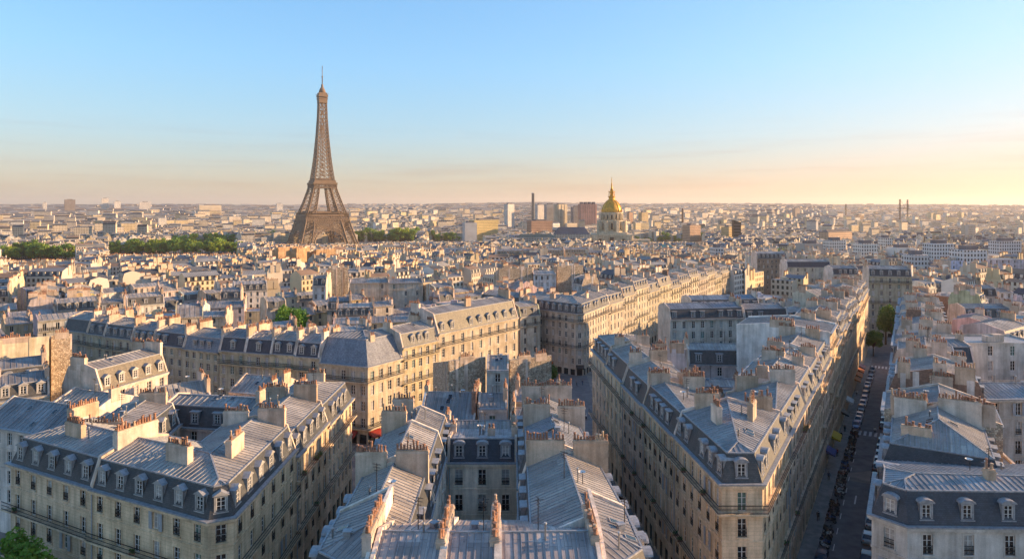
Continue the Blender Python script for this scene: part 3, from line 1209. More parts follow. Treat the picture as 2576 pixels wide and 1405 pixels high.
    # ---- dormers
    if mans and dorm and not flat:
        for i, e in enumerate(edges):
            if e['l'] < 1.9 or e['t'] not in 'FC' or (e['t'] == 'C' and not court_mans) or not facing(e, 0.35):
                continue
            nb = max(1, int((e['l'] - 0.5) / bay))
            pit = e['l'] / nb
            for b_ in range(nb):
                if nb > 3 and rnd.random() < 0.12:
                    continue
                if e['t'] == 'C' and b_ % 2 and lod:
                    continue
                uc = pit * (b_ + 0.5)
                if nb > 1 and (uc < 1.3 or uc > e['l'] - 1.3):
                    continue
                x, y = e['p'][0] + e['u'][0] * uc + e['n'][0] * 0.26, e['p'][1] + e['u'][1] * uc + e['n'][1] * 0.26
                st = dorm if e['t'] == 'F' else 4
                o = link('dormer', dormer_mesh(st, lod > 0), root, (x - cx, y - cy, H + 0.42), rz=math.atan2(e['u'][1], e['u'][0]))
                if lod == 0:
                    w1 = link('window', window_mesh(0.92, 1.5, 'plain'), o, (0, 0.02, 0.28))
                    # glazing rides in the dormer as its own sub-part
                    link('pane', pane_mesh(0.92, 1.5, rnd.choice(('glass', 'glass', 'curtain'))), o, (0, 0.075, 0.28))
    # ---- chimney stacks on the party walls
    spots = list(stacks or [])
    if stacks is None and not flat:
        first = True
        for i, e in enumerate(edges):
            if e['t'] not in 'P' or e['l'] < 3:
                continue
            cnt = chim if first else max(0, chim - 1 - rnd.randint(0, 1))
            first = False
            L_ = e['l']
            slots = {0: [], 1: [0.45], 2: [0.27, 0.7], 3: [0.2, 0.5, 0.8]}[min(3, cnt)]
            for s_ in slots:
                spots.append((i, s_ + rnd.uniform(-0.05, 0.05), min(L_ * 0.42, rnd.uniform(1.7, 3.4)), rnd.uniform(1.0, 1.7)))
    for (i, s_, wid, up) in spots:
        e = edges[i]
        L_ = e['l']
        u, nn_ = e['u'], e['n']
        th = rnd.uniform(0.62, 0.8)
        inn = -0.03 if s_ < 2 else 3.0
        s_ = s_ % 2
        s_ = s_
        c0 = s_ * L_ - wid / 2
        hs = [hfun(e['p'][0] + u[0] * (c0 + wid * f) + nn_[0] * (inn + 0.35), e['p'][1] + u[1] * (c0 + wid * f) + nn_[1] * (inn + 0.35)) for f in (0, 0.5, 1)]
        zb, zt = min(hs) - 0.5, max(hs) + up
        ang = math.atan2(u[1], u[0])
        ox, oy = e['p'][0] + u[0] * (c0 + wid / 2) + nn_[0] * (inn + th / 2), e['p'][1] + u[1] * (c0 + wid / 2) + nn_[1] * (inn + th / 2)
        ST = MB()
        key = 'brick' if rnd.random() < 0.05 and stacks is None else 'stack'
        hgt = zt - zb
        ST.cbox((0, 0, 0), (wid, th, hgt), key, "z")
        ST.cbox((0, 0, hgt - 0.32), (wid + 0.12, th + 0.12, 0.14), key)
        ST.cbox((0, 0, hgt + 0.001), (wid - 0.06, th - 0.08, 0.08), 'pale_clay', "z")
        npot = max(2, int(wid / 0.36))
        kinds = [rnd.choice((0, 0, 1, 3)) if rnd.random() < 0.86 else 2 for _ in range(npot)]
        if lod == 2:
            for k in range(npot):
                x = -wid / 2 + wid * (k + 0.5) / npot
                hh = (0.62, 0.46, 0.7, 0.85)[kinds[k]]
                ST.lathe([(0.15, 0), (0.12, hh)], (x, 0, hgt + 0.08), 5, 'pale_clay' if kinds[k] == 2 else 'terracotta', smooth=False)
        pc = rnd.choice(PLASTER)
        f_ = rnd.uniform(0.75, 1.0)
        co = link('chimney', ST.mesh('chimney'), root, (ox - cx, oy - cy, zb - zg), (pc[0] * f_, pc[1] * f_ * 0.97, pc[2] * f_ * 0.92), ang)
        if lod < 2:
            for k in range(npot):
                if rnd.random() < 0.08:
                    continue
                x = -wid / 2 + wid * (k + 0.5) / npot
                o = link('pot', pot_mesh(kinds[k]), co, (x, rnd.uniform(-0.08, 0.08), hgt + 0.08))
                kk_ = rnd.uniform(0.85, 1.3)
                o.scale = (kk_, kk_, rnd.uniform(0.6, 1.45))
                o.rotation_euler = (rnd.uniform(-0.06, 0.06), rnd.uniform(-0.06, 0.06), 0)
    # ---- roof clutter
    if lod < 2 and not flat:
        for _ in range(rnd.randint(1, 4) if lod == 0 else rnd.randint(0, 2)):
            poly = rnd.choice(regs)[0]
            if len(poly) < 3:
                continue
            w_ = [rnd.random() + 0.15 for _ in poly]
            sw = sum(w_)
            x, y = sum(a * p[0] for a, p in zip(w_, poly)) / sw, sum(a * p[1] for a, p in zip(w_, poly)) / sw
            k_ = rnd.choice((0, 0, 1, 2, 2, 3))
            link(('vent_pipe', 'vent_box', 'flue_pipe', 'satellite_dish')[k_], vent_mesh(k_), root, (x - cx, y - cy, hfun(x, y) - zg), rz=rnd.uniform(0, 6))
        for _ in range(rnd.randint(0, 3) * sky):
            cand = [(poly, pls) for poly, pls in regs if len(poly) > 2]
            poly, pls = rnd.choice(cand)
            w_ = [rnd.random() for _ in poly]
            sw = sum(w_)
            x, y = sum(a * p[0] for a, p in zip(w_, poly)) / sw, sum(a * p[1] for a, p in zip(w_, poly)) / sw
            pl = min(pls, key=lambda q: q[0] * x + q[1] * y + q[2])
            if pl[3] != 'zinc':
                continue
            z = pl[0] * x + pl[1] * y + pl[2]
            o = link('skylight', skylight_mesh(), root, (x - cx, y - cy, z - zg + 0.01))
            nrm = Vector((-pl[0], -pl[1], 1)).normalized()
            ux = Vector((pl[4]['u'][0], pl[4]['u'][1], pl[0] * pl[4]['u'][0] + pl[1] * pl[4]['u'][1])).normalized()
            uy = nrm.cross(ux)
            o.rotation_euler = Matrix((ux, uy, nrm)).transposed().to_euler()
        if rnd.random() < 0.55:
            poly = regs[0][0]
            x, y = sum(p[0] for p in poly) / len(poly) + rnd.uniform(-1, 1), sum(p[1] for p in poly) / len(poly) + rnd.uniform(-1, 1)
            link('antenna', antenna_mesh(), root, (x - cx, y - cy, hfun(x, y) - zg - 0.1), rz=rnd.uniform(0, 3))
    if flat:
        for _ in range(2):
            x, y = cx + rnd.uniform(-2, 2), cy + rnd.uniform(-2, 2)
            ST = MB()
            ST.cbox((0, 0, 0), (rnd.uniform(1.5, 3), rnd.uniform(1.5, 2.5), rnd.uniform(1.2, 2.4)), 'plaster', "z")
            link('roof_housing', ST.mesh('roof_housing'), root, (x - cx, y - cy, H - 0.45), pcol)
    W.build('wall', root, col)
    PW.build('party_wall', root, pcol)
    S.build('mansard', root, scol)
    SC_.build('mansard', root, scol)
    Z.build('roof', root, zcol)
    # rain pipe beside a party wall
    if lod == 0:
        for i, e in enumerate(edges):
            if e['t'] == 'F' and edges[i - 1]['t'] == 'P' and facing(e):
                D = MB(o3)
                x, y = e['p'][0] + e['u'][0] * 0.3 - e['n'][0] * 0.14, e['p'][1] + e['u'][1] * 0.3 - e['n'][1] * 0.14
                D.beam((x, y, zg), (x, y, ze - 0.5), 0.11, 'grey_paint')
                D.build('rain_pipe', root)
    return root


def strip(p, q, depth, back='C', a='P', b='P', front='F'):
    """footprint of a row house: street front p -> q (seen from the street, left to right), party walls at both ends"""
    dx, dy = q[0] - p[0], q[1] - p[1]
    l = math.hypot(dx, dy)
    nx, ny = -dy / l * depth, dx / l * depth
    return [(p[0], p[1], front), (q[0], q[1], b), (q[0] + nx, q[1] + ny, back), (p[0] + nx, p[1] + ny, a)]


def lerp2(a, b, t):
    return (a[0] + (b[0] - a[0]) * t, a[1] + (b[1] - a[1]) * t)


# ------------------------------------------------------------------ the houses one can tell apart, block by block
ORD = ("first second third fourth fifth sixth seventh eighth ninth tenth eleventh twelfth thirteenth fourteenth fifteenth sixteenth seventeenth eighteenth nineteenth twentieth "
       "twenty-first twenty-second twenty-third twenty-fourth twenty-fifth twenty-sixth twenty-seventh twenty-eighth twenty-ninth thirtieth thirty-first thirty-second thirty-third "
       "thirty-fourth thirty-fifth thirty-sixth thirty-seventh thirty-eighth thirty-ninth fortieth").split()

WARM = (0.71, 0.54, 0.38)
# --- left block
house("cream stone house with five dormers, left end of the bottom-left corner block", [(-64.4, 86.8, 'F'), (-49.2, 79.2, 'P'), (-44.4, 88.9, 'C'), (-59.6, 96.8, 'F')], 0, 19, seed=1, bay=3.0,
      col=WARM, dorm=1, balc=(1, 3), stacks=[(1, 0.45, 4.0, 1.3), (0, 2.48, 3.4, 1.6)], scol=SLATE[0], zcol=(0.43, 0.40, 0.365))
house("large cream corner house with cut corner and striped zinc roof, bottom left", [(-49.2, 79.0, 'F'), (-31.8, 70.8, 'F'), (-29.6, 71.8, 'F'), (-29.4, 91.8, 'P'), (-40.4, 91.8, 'C'), (-40.4, 87.0, 'C'), (-44.5, 88.9, 'P')],
      0, 19, seed=2, bay=3.1, col=WARM, dorm=1, balc=(1, 3), stacks=[(6, 0.5, 5.4, 1.5), (3, 0.28, 3.6, 1.5), (3, 0.72, 3.2, 1.2), (0, 2.55, 3.6, 1.9), (2, 2.42, 3.6, 1.9)], scol=SLATE[0], zcol=(0.45, 0.42, 0.375))
house("stone house with sunlit zinc roof, second along the left narrow street", [(-29.4, 91.82, 'F'), (-29.2, 107, 'P'), (-40.4, 107, 'C'), (-40.4, 91.82, 'P')], 0, 17.8, seed=3,
      col=STONE[0], dorm=1, balc=(0, 2), stacks=[(1, 0.3, 3.6, 1.8), (1, 0.72, 3.0, 1.5), (3, 0.7, 3.0, 1.5)])
house("stone end house with sunlit zinc roof where the left narrow street meets the crossing", [(-29.2, 107, 'F'), (-28.9, 122, 'F'), (-39.5, 123, 'C'), (-40.4, 107, 'P')], 0, 17.2, seed=4,
      col=STONE[0], dorm=1, balc=(0, 2), stacks=[(3, 0.3, 3.0, 1.8), (3, 0.7, 2.6, 1.6), (1, 2.5, 3.0, 1.6)])
house("courtyard house with dark slate and four dormers inside the left block", strip((-56, 107.6), (-40.6, 105.0), 8), 0, 17.0, seed=5, wall='plaster', col=PLASTER[1], dorm=4, balc=(), scol=SLATE[3], chim=1, shop=False, bay=3.2)
house("long low wing with warm sunlit zinc roof and orange end wall, left block courtyard", strip((-50.6, 91.5), (-52.4, 106.6), 9.6, a='P', b='P'), 0, 17.6, seed=6, wall='plaster', col=PLASTER[0], dorm=3, balc=(),
      stacks=[(3, 0.5, 5.5, 1.0), (1, 0.4, 4.0, 1.3)], shop=False, bay=3.4)
house("plain house with bare zinc roof and pale wall, far left edge", strip((-86, 109.5), (-68.4, 103.0), 10), 0, 16.6, seed=7, wall='plaster', col=PLASTER[3], mans=False, zs=0.62, balc=(), stacks=[(1, 0.35, 4.8, 1.5)], shop=False, zcol=(0.30, 0.30, 0.31))
house("low pale house with zinc roof and roof garden before it, left side", strip((-84.4, 123.6), (-73.6, 119.4), 9), -1, 15.6, seed=8, wall='plaster', col=PLASTER[1], mans=False, zs=0.42, balc=(), chim=1, shop=False)
house("brown slate mansard house with white dormers, turned to the sun, left side", strip((-77.5, 127.5), (-72.6, 142.5), 10), -1, 17.0, seed=9, wall='plaster', col=PLASTER[0], dorm=3, balc=(), scol=(0.17, 0.14, 0.10),
      stacks=[(3, 0.4, 3.6, 1.4), (1, 0.35, 4.2, 1.6), (1, 0.75, 3.0, 1.4)], mh=3.8, steep=2.4, shop=False)
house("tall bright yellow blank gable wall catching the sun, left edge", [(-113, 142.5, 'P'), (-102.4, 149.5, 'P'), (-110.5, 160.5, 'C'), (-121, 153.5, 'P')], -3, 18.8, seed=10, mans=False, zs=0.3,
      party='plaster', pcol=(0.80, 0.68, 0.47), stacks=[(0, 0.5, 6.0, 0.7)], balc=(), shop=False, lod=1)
house("narrow rubble gable wall joined to the yellow blank gable, left edge", [(-102.8, 150.8, 'P'), (-99.6, 153.0, 'P'), (-105.5, 161.5, 'C'), (-109.5, 159.0, 'P')], -3, 19.6, seed=18, mans=False, zs=0.3,
      party='rubble', stacks=[(0, 0.5, 2.6, 0.8)], balc=(), shop=False, lod=1)
house("white house with plain grey zinc roof behind the left block", strip((-57.5, 137.6), (-47.4, 134.6), 9.5), -1, 14.2, seed=11, wall='plaster', col=PLASTER[3], mans=False, zs=0.5, balc=(), chim=1, shop=False)
house("small gabled zinc house with skylights behind the courtyard of the left block", strip((-64.5, 124.2), (-57.5, 129.8), 9.5), -1, 14.6, seed=12, wall='plaster', col=PLASTER[4], mans=False, zs=0.65, balc=(), chim=2, shop=False)
house("low house with blue-grey zinc roof left of the white house", strip((-69.5, 113.5), (-60.5, 112.0), 9), 0, 14.8, seed=13, wall='plaster', col=PLASTER[0], mans=False, zs=0.4, balc=(), chim=2, shop=False)
house("narrow house behind the far end of the left narrow street", strip((-46.6, 124.8), (-40.4, 124.2), 9), 0, 15.0, seed=14, wall='plaster', col=PLASTER[2], mans=False, zs=0.5, balc=(), chim=2, shop=False)

# --- centre block, round its courtyard
CB = dict(wall='plaster', col=(0.68, 0.55, 0.43), pcol=(0.82, 0.69, 0.57), balc=(), dorm=2)
ZC = (0.50, 0.43, 0.39)
house("corner house with fan of zinc sheets, bottom centre-left", [(-17.5, 64.5, 'F'), (-17.5, 57.0, 'F'), (-11.65, 52.5, 'P'), (-11.65, 66.5, 'P')], 0, 19.5, seed=20, zcol=ZC, stacks=[(2, 0.45, 6.0, 0.7)], court_mans=False, zs=0.36, **CB)
house("house under the wide left panel of purplish zinc at the bottom centre", strip((-11.65, 52.5), (-5.7, 52.3), 14.0), 0, 19.5, seed=21, zcol=ZC, stacks=[(1, 0.5, 6.6, 0.75)], court_mans=False, zs=0.34, sky=0, **CB)
house("narrow house under the middle panel of zinc at the bottom centre", strip((-5.7, 52.3), (-1.1, 52.3), 14.0), 0, 19.5, seed=22, zcol=(0.50, 0.41, 0.37), stacks=[(1, 0.52, 6.6, 0.75)], court_mans=False, zs=0.34, sky=0, **CB)
house("house under the widest right panel of zinc at the bottom centre", strip((-1.1, 52.3), (7.4, 52.5), 14.0), 0, 19.5, seed=23, zcol=(0.49, 0.43, 0.40), stacks=[(1, 0.5, 6.0, 0.8)], court_mans=False, zs=0.34, sky=0, **CB)
house("corner house with fan of zinc sheets, bottom centre-right", [(7.4, 52.5, 'F'), (12.2, 57.5, 'F'), (12.0, 65.6, 'P'), (7.4, 66.5, 'P')], 0, 19.5, seed=24, zcol=(0.34, 0.33, 0.33), stacks=[], court_mans=False, zs=0.36, **CB)
# left wing, near to far (street side on the left, courtyard on the right)
def wing_left(y0, y1, ze, label, seed, stacks, near='P', **k):
    house(label, [(-17.5, y1, 'F'), (-17.5, y0, near), (-8.6, y0, 'C'), (-8.6, y1, 'P')], 0, ze, seed=seed, stacks=stacks, zs=0.42, **{**CB, **k})
def wing_right(y0, y1, ze, label, seed, stacks, near='P', **k):
    xa, xb = 12.3 - (y0 - 64) * 0.085, 12.3 - (y1 - 64) * 0.085
    house(label, [(xa, y0, 'F'), (xb, y1, 'P'), (0.7, y1, 'C'), (0.7, y0, near)], 0, ze, seed=seed, stacks=stacks, zs=0.42, **{**CB, **k})
wing_left(60.5, 75, 19.0, "left wing of the centre court, part nearest the camera with two chimney walls", 25, [(3, 0.78, 3.4, 1.6), (3, 0.27, 3.6, 1.6)], near='B')
wing_left(75, 88, 19.4, "left wing of the centre court, middle part with long ribbed zinc slope", 26, [(3, 0.75, 3.2, 1.7)])
wing_left(88, 97, 18.6, "left wing of the centre court, far part with red chimney pots", 27, [(3, 0.78, 3.0, 1.7), (1, 0.2, 2.6, 1.5)])
wing_right(60.5, 78, 19.0, "right wing of the centre court, part nearest the camera with broad chimney wall", 28, [(1, 0.2, 4.0, 1.7), (1, 0.7, 4.4, 1.3)], near='B')
wing_right(78, 91, 19.3, "right wing of the centre court, middle part with bluish zinc slope", 29, [(1, 0.22, 3.6, 1.6), (1, 0.72, 3.6, 1.6)], zcol=(0.36, 0.38, 0.41))
wing_right(91, 103, 18.7, "right wing of the centre court, far part before the rubble gables", 30, [(1, 0.22, 3.8, 1.8), (1, 0.68, 3.8, 1.7)], zcol=(0.38, 0.385, 0.39))
house("courtyard front with dark slate, three arched dormers and beige wall, centre block", [(-8.6, 89.5, 'F'), (0.7, 89.5, 'P'), (0.7, 98, 'C'), (-8.6, 98, 'P')], 0, 18.0, seed=31, stacks=[(1, 0.35, 1.0, 1.2), (3, 0.35, 1.0, 1.2), (0, 2.62, 1.0, 1.0)],
      wall='plaster', col=(0.90, 0.75, 0.59), dorm=2, balc=(), bay=2.85, mh=3.0, zs=0.16, scol=(0.045, 0.055, 0.072), zcol=(0.38, 0.37, 0.38), shop=False, court_mans=False)
# roofs behind the courtyard
LOW = dict(wall='plaster', mans=False, balc=(), shop=False)
house("low blue zinc roof with pink attic wall behind the centre courtyard", strip((-9.0, 99.5), (0.5, 99.5), 9), 0, 17.6, seed=32, zs=0.3, col=(0.60, 0.48, 0.44), chim=1, **LOW)
house("patched zinc house with rough parapet, rear left of the centre block", strip((-17.3, 98.5), (-9.6, 98.5), 10), 0, 16.4, seed=33, zs=0.45, col=PLASTER[2], party='rubble', chim=2, **LOW)
house("house with steep blue zinc slopes, rear left corner of the centre block", strip((-15.2, 110.5), (-6.0, 109.8), 9.5), 0, 17.0, seed=34, zs=0.7, col=PLASTER[0], chim=2, **LOW)
house("narrow cream shaft house among the low roofs behind the centre court", strip((-5.6, 110), (-0.8, 110), 8), 0, 19.0, seed=35, zs=0.35, col=PLASTER[3], chim=1, **LOW)
house("blue zinc roof with beige parapet and red pots, rear right of the centre block", strip((-0.4, 105), (9.0, 104.4), 9), 0, 17.4, seed=36, zs=0.42, col=PLASTER[4], pcol=(0.48, 0.42, 0.33), chim=2, **LOW)
house("pinkish stepped house just before the rubble gables", strip((0.4, 115), (8.4, 114.6), 9), 0, 18.8, seed=37, zs=0.25, col=(0.60, 0.50, 0.42), chim=2, **LOW)
house("tall blank rubble gable wall, left half, behind the centre block", strip((-12.2, 130.0), (-5.2, 133.4), 9, front='P'), 0, 19.6, seed=38, party='rubble', mans=False, zs=0.25, balc=(), stacks=[(0, 0.5, 3.0, 0.8)], shop=False, lod=1)
gb = house("white stair tower with tall glazed bay between the two rubble gables", strip((-4.85, 129.0), (-0.6, 129.0), 9), 0, 20.6, seed=39, wall='plaster', col=(0.50, 0.50, 0.50), mans=False, zs=0.4, balc=(), chim=0, shop=False, lod=1, bay=3.4, fh=2.9, winh=2.3)
house("tall brown rubble gable wall, right half, behind the centre block", strip((-0.45, 130.6), (7.9, 134.6), 10, front='P'), 0, 19.4, seed=40, party='rubble', mans=False, zs=0.25, balc=(), stacks=[(0, 0.35, 2.6, 0.9), (0, 0.75, 2.4, 0.9)], shop=False, lod=1)

# --- wedge block between the two streets
WL = [(23.8, 76.6), (17.5, 147.0)]
N2 = (28.4, 76.6)
SD = (0.507, 0.862)          # direction of the long right-hand street
SR = (0.862, -0.507)         # across it, to the right
def onL(y):
    t = (y - 76.6) / 70.4
    return (23.8 - 6.3 * t, y)
def onR(t):
    return (N2[0] + SD[0] * t, N2[1] + SD[1] * t)
WS = dict(col=(0.71, 0.545, 0.385), balc=(0, 3), dorm=4)
house("wedge-nosed corner house with arched corner dormer between the two right streets", [(*onL(93), 'F'), (*WL[0], 'F'), (*N2, 'F'), (*onR(19.03), 'P')], 0, 20.5, seed=50, stacks=[(3, 0.25, 3.0, 1.2), (3, 0.72, 3.2, 1.2), (0, 2.4, 2.2, 2.2), (2, 2.6, 2.4, 2.2)],
      zcol=(0.38, 0.375, 0.37), scol=SLATE[1], zs=0.3, **{**WS, 'dorm': 2})
house("wedge block house on its left street, just behind the nose", [(*onL(108), 'F'), (*onL(93), 'P'), (30.4, 93, 'C'), (31.6, 108, 'P')], 0, 20.3, seed=51, stacks=[(3, 0.25, 3.4, 1.6), (3, 0.75, 3.0, 1.5), (1, 0.5, 2.2, 2.2)], zcol=(0.36, 0.365, 0.37), court_mans=False, **WS)
house("wedge block house on its right street, just behind the nose, with tall chimney walls", [(*onR(19.03), 'F'), (*onR(36.4), 'P'), (34.2, 108, 'C'), (30.5, 93, 'P')], 0, 20.3, seed=52, stacks=[(1, 0.3, 3.8, 2.0), (1, 0.75, 3.4, 1.6), (3, 0.4, 3.0, 1.8)], zcol=(0.40, 0.385, 0.36), court_mans=False, **WS)
for i, (y0, y1, ze, k) in enumerate([(108, 121, 20.0, {}), (121, 134, 20.4, {}), (134, 147, 20.8, dict(party='rubble'))]):
    house(("wedge block house with blue dormers, %s from the nose on its left street", "wedge block house with white chimney block, %s from the nose on its left street",
           "last wedge block house with rubble gable on its left street, %s from the nose")[i] % ORD[i + 2],
          [(*onL(y1), 'F'), (*onL(y0), 'P'), (onL(y0)[0] + 10, y0 + 0.9, 'C'), (onL(y1)[0] + 10, y1 + 0.9, 'P' if i < 2 else 'F')], 0 if i < 2 else -1, ze, seed=53 + i, chim=2, group=None, **{**WS, **k})
# right wing: a long row up the street
t = 36.4
rw = [(13, 20.2, {}), (12, 19.8, {}), (14, 20.4, {}), (13, 25.2, dict(pcol=(0.80, 0.74, 0.68), mans=False, zs=0.12, dep=19, stacks=[(3, 0.5, 5.0, 0.8), (1, 0.3, 3.0, 1.2)])), (13, 20.5, {}), (12, 21.5, {}), (15, 20.0, {}), (13, 21.0, {}), (14, 20.0, {}), (14, 19.0, {}), (15, 20.4, {}), (14, 19.0, {}), (15, 19.0, {}), (14, 18.4, {})]
look = ["cream house with ribbed zinc roof", "stone house with roof terrace chimneys", "stone house with red-potted chimneys", "tall house with big white blank gable", "stone house with curved mansard", "stone house with lit top floor",
        "plain stone house", "stone house with tall roof", "pale stone house", "grey-roofed stone house", "slightly taller stone house", "dull stone house", "far stone house", "farthest stone house"]
for i, (l, ze, k) in enumerate(rw):
    p, q = onR(t), onR(t + l)
    zg_ = gz(p[1]) - 0.3
    house("%s, %s from wedge nose up the long street's left" % (look[i], ORD[i + 2]), strip(p, q, k.pop('dep', 11.5)), zg_, ze, seed=60 + i, chim=2, **{**WS, 'dorm': 4, **k})
    t += l
# inside the wedge
house("pale pink courtyard house with slate and skylit roof in the wedge", strip((39.8, 152.5), (58.2, 151.0), 8.5), 0, 16.2, seed=80, wall='plaster', col=(0.57, 0.50, 0.46), dorm=4, balc=(), bay=3.6, shop=False, scol=SLATE[2], chim=2, lod=1)
house("small pink house with flat grey roof in the wedge courtyard", [(37.0, 139.0, 'F'), (47.0, 138.0, 'P'), (47.5, 145, 'C'), (37.5, 146, 'P')], 0, 15.0, seed=81, wall='plaster', col=(0.62, 0.47, 0.40), mans=False, zs=0.18, balc=(), shop=False, chim=1, lod=1)
house("low lean-to roof with parapet of red pots in the wedge", strip((31.8, 113), (39.5, 116), 9), 0, 16.0, seed=82, zs=0.3, col=PLASTER[0], chim=2, **LOW)
house("low zinc roof with white parapet in the wedge courtyard", strip((32.2, 126), (44.0, 125), 8), 0, 15.6, seed=83, zs=0.3, col=PLASTER[3], chim=2, **LOW)
house("low patched zinc workshop roof at the middle of the wedge", strip((47.5, 128.5), (55.5, 134.5), 9), 0, 15.0, seed=84, zs=0.3, col=PLASTER[2], chim=1, **LOW)
house("tall white twin chimney block standing inside the wedge", strip((29.2, 140.5), (36.2, 140), 7, front='P'), 0, 20.6, seed=85, mans=False, zs=0.2, balc=(), pcol=(0.62, 0.56, 0.54), chim=2, shop=False, lod=1)
house("long pale pink terrace with slate mansard across the wedge, left part", strip((48.2, 206), (72.0, 209.5), 10.5), -3, 17.2, seed=86, wall='plaster', col=(0.58, 0.51, 0.47), dorm=4, balc=(), bay=2.9, shop=False, scol=(0.05, 0.06, 0.072), chim=2, lod=1, zcol=(0.27, 0.30, 0.34))
house("long pale pink terrace with slate mansard across the wedge, right part", strip((72.2, 209.5), (86.5, 211.5), 10.5), -3, 16.6, seed=87, wall='plaster', col=(0.56, 0.50, 0.47), dorm=4, balc=(), bay=3.0, shop=False, scol=(0.06, 0.066, 0.075), chim=2, lod=1)
house("blue zinc roofed house behind the long pink terrace", strip((60, 226), (84, 229), 10), -4, 17.2, seed=88, wall='plaster', col=PLASTER[2], dorm=4, balc=(), shop=False, scol=(0.06, 0.075, 0.095), zcol=(0.22, 0.29, 0.36), chim=2)

# --- right block
RS = dict(col=(0.57, 0.53, 0.50), balc=(), dorm=2)
house("pale corner house with dark slate and six arched dormers, bottom right", [(46.2, 85.6, 'F'), (39.7, 74.6, 'F'), (42.0, 71.8, 'F'), (72.0, 71.0, 'P'), (72.3, 83.6, 'C')], 0, 18.0, seed=100, stacks=[(2, 2.36, 1.0, 1.0), (2, 2.82, 1.0, 1.0)],
      wall='plaster', mh=3.3, bay=4.2, zs=0.22, scol=(0.048, 0.062, 0.082), zcol=(0.33, 0.35, 0.37), court_mans=False, **RS)
def rblock(i, t0, t1, ze, label, depth=11.5, **k):
    a = (N2[0] + SR[0] * 11.2 + SD[0] * t0, N2[1] + SR[1] * 11.2 + SD[1] * t0)
    b = (N2[0] + SR[0] * 11.2 + SD[0] * t1, N2[1] + SR[1] * 11.2 + SD[1] * t1)
    f = strip(b, a, depth, b=k.pop('near', 'P'))
    house(label, f, gz(a[1]) - 0.3, ze, seed=100 + i, **{**RS, **k})
rblock(1, 18.0, 31.5, 18.4, "house with hipped striped zinc roof just behind the bottom-right corner house", 13, near='H', stacks=[(1, 2.3, 3.4, 0.9), (3, 0.3, 5.0, 1.3), (3, 0.75, 4.0, 1.2)], zs=0.45)
rblock(2, 31.5, 43, 22.2, "tall house with rubble gable wall and pot-lined top, right side of the long street", 14, party='rubble', stacks=[(1, 0.22, 4.6, 0.8), (1, 0.75, 5.4, 0.8)], mans=False, zs=0.3)
rblock(3, 43, 55, 18.8, "house with two-tone zinc roof behind the rubble gable, right side of the street", 13, zs=0.45, mans=False)
rblock(4, 55, 68, 19.4, "house with brick-brown gable and grey hipped roof, right side of the street", 14, party='brick', chim=3)
rblock(5, 68, 80, 18.0, "house with dull brown parapet walls, right side of the street", 13, mans=False, zs=0.2, pcol=(0.36, 0.30, 0.20))
rblock(6, 80, 94, 19.0, "house with dark slate and red clay roof corner, right side of the street", 12, scol=SLATE[0])
rblock(7, 94, 108, 20.5, "house with white lilac gable and red pots, right side of the street", 12, pcol=(0.62, 0.58, 0.60), mans=False)
rblock(8, 108, 122, 19.5, "house with crowded chimney walls far up the right side of the street", 12, chim=3)
rblock(9, 122, 137, 19.0, "stone house before the street trees, right side of the long street", 12)
rblock(10, 137, 152, 19.5, "stone house beside the street trees, right side of the long street", 12)
rblock(11, 152, 168, 20, "last stone house on the right side of the long street", 12)
house("sombre stone house with planted balcony closing the far end of the street", strip((160, 303), (177, 299), 11), -8, 20.5, seed=115, col=(0.42, 0.39, 0.30), dorm=1, balc=(0, 3), chim=2, lod=1)
house("beige rear house with scattered small windows, right edge", strip((73.8, 111.0), (93, 111.6), 9), 0, 20.2, seed=116, wall='plaster', col=(0.52, 0.47, 0.43), mans=False, zs=0.32, balc=(), shop=False, bay=3.3, chim=2, lod=0, zcol=(0.28, 0.30, 0.32))
house("low pink lean-to between the striped zinc roof and the beige house", strip((66.5, 97), (72.5, 97), 7), 0, 14.5, seed=117, col=(0.58, 0.42, 0.38), zs=0.3, chim=0, **LOW)
house("white rendered house with green-paned window, right edge", strip((97.5, 148), (117, 148), 10), -2, 22.0, seed=118, wall='plaster', col=(0.64, 0.60, 0.56), flat=True, mans=False, balc=(), shop=False, bay=4.4, chim=0, lod=1)
house("house with deep blue slate mansard and pink wall left of the white house", strip((85.2, 142), (97.2, 142), 9), -2, 19.0, seed=119, wall='plaster', col=(0.58, 0.50, 0.48), dorm=4, balc=(), shop=False, scol=(0.035, 0.06, 0.085), chim=1, bay=4, lod=1)
house("dark garage-fronted low block at the right edge", strip((88, 126.5), (110, 126.5), 9), 0, 17.0, seed=120, wall='plaster', col=(0.50, 0.46, 0.42), mans=False, flat=True, balc=(), shop=False, chim=0, lod=1)

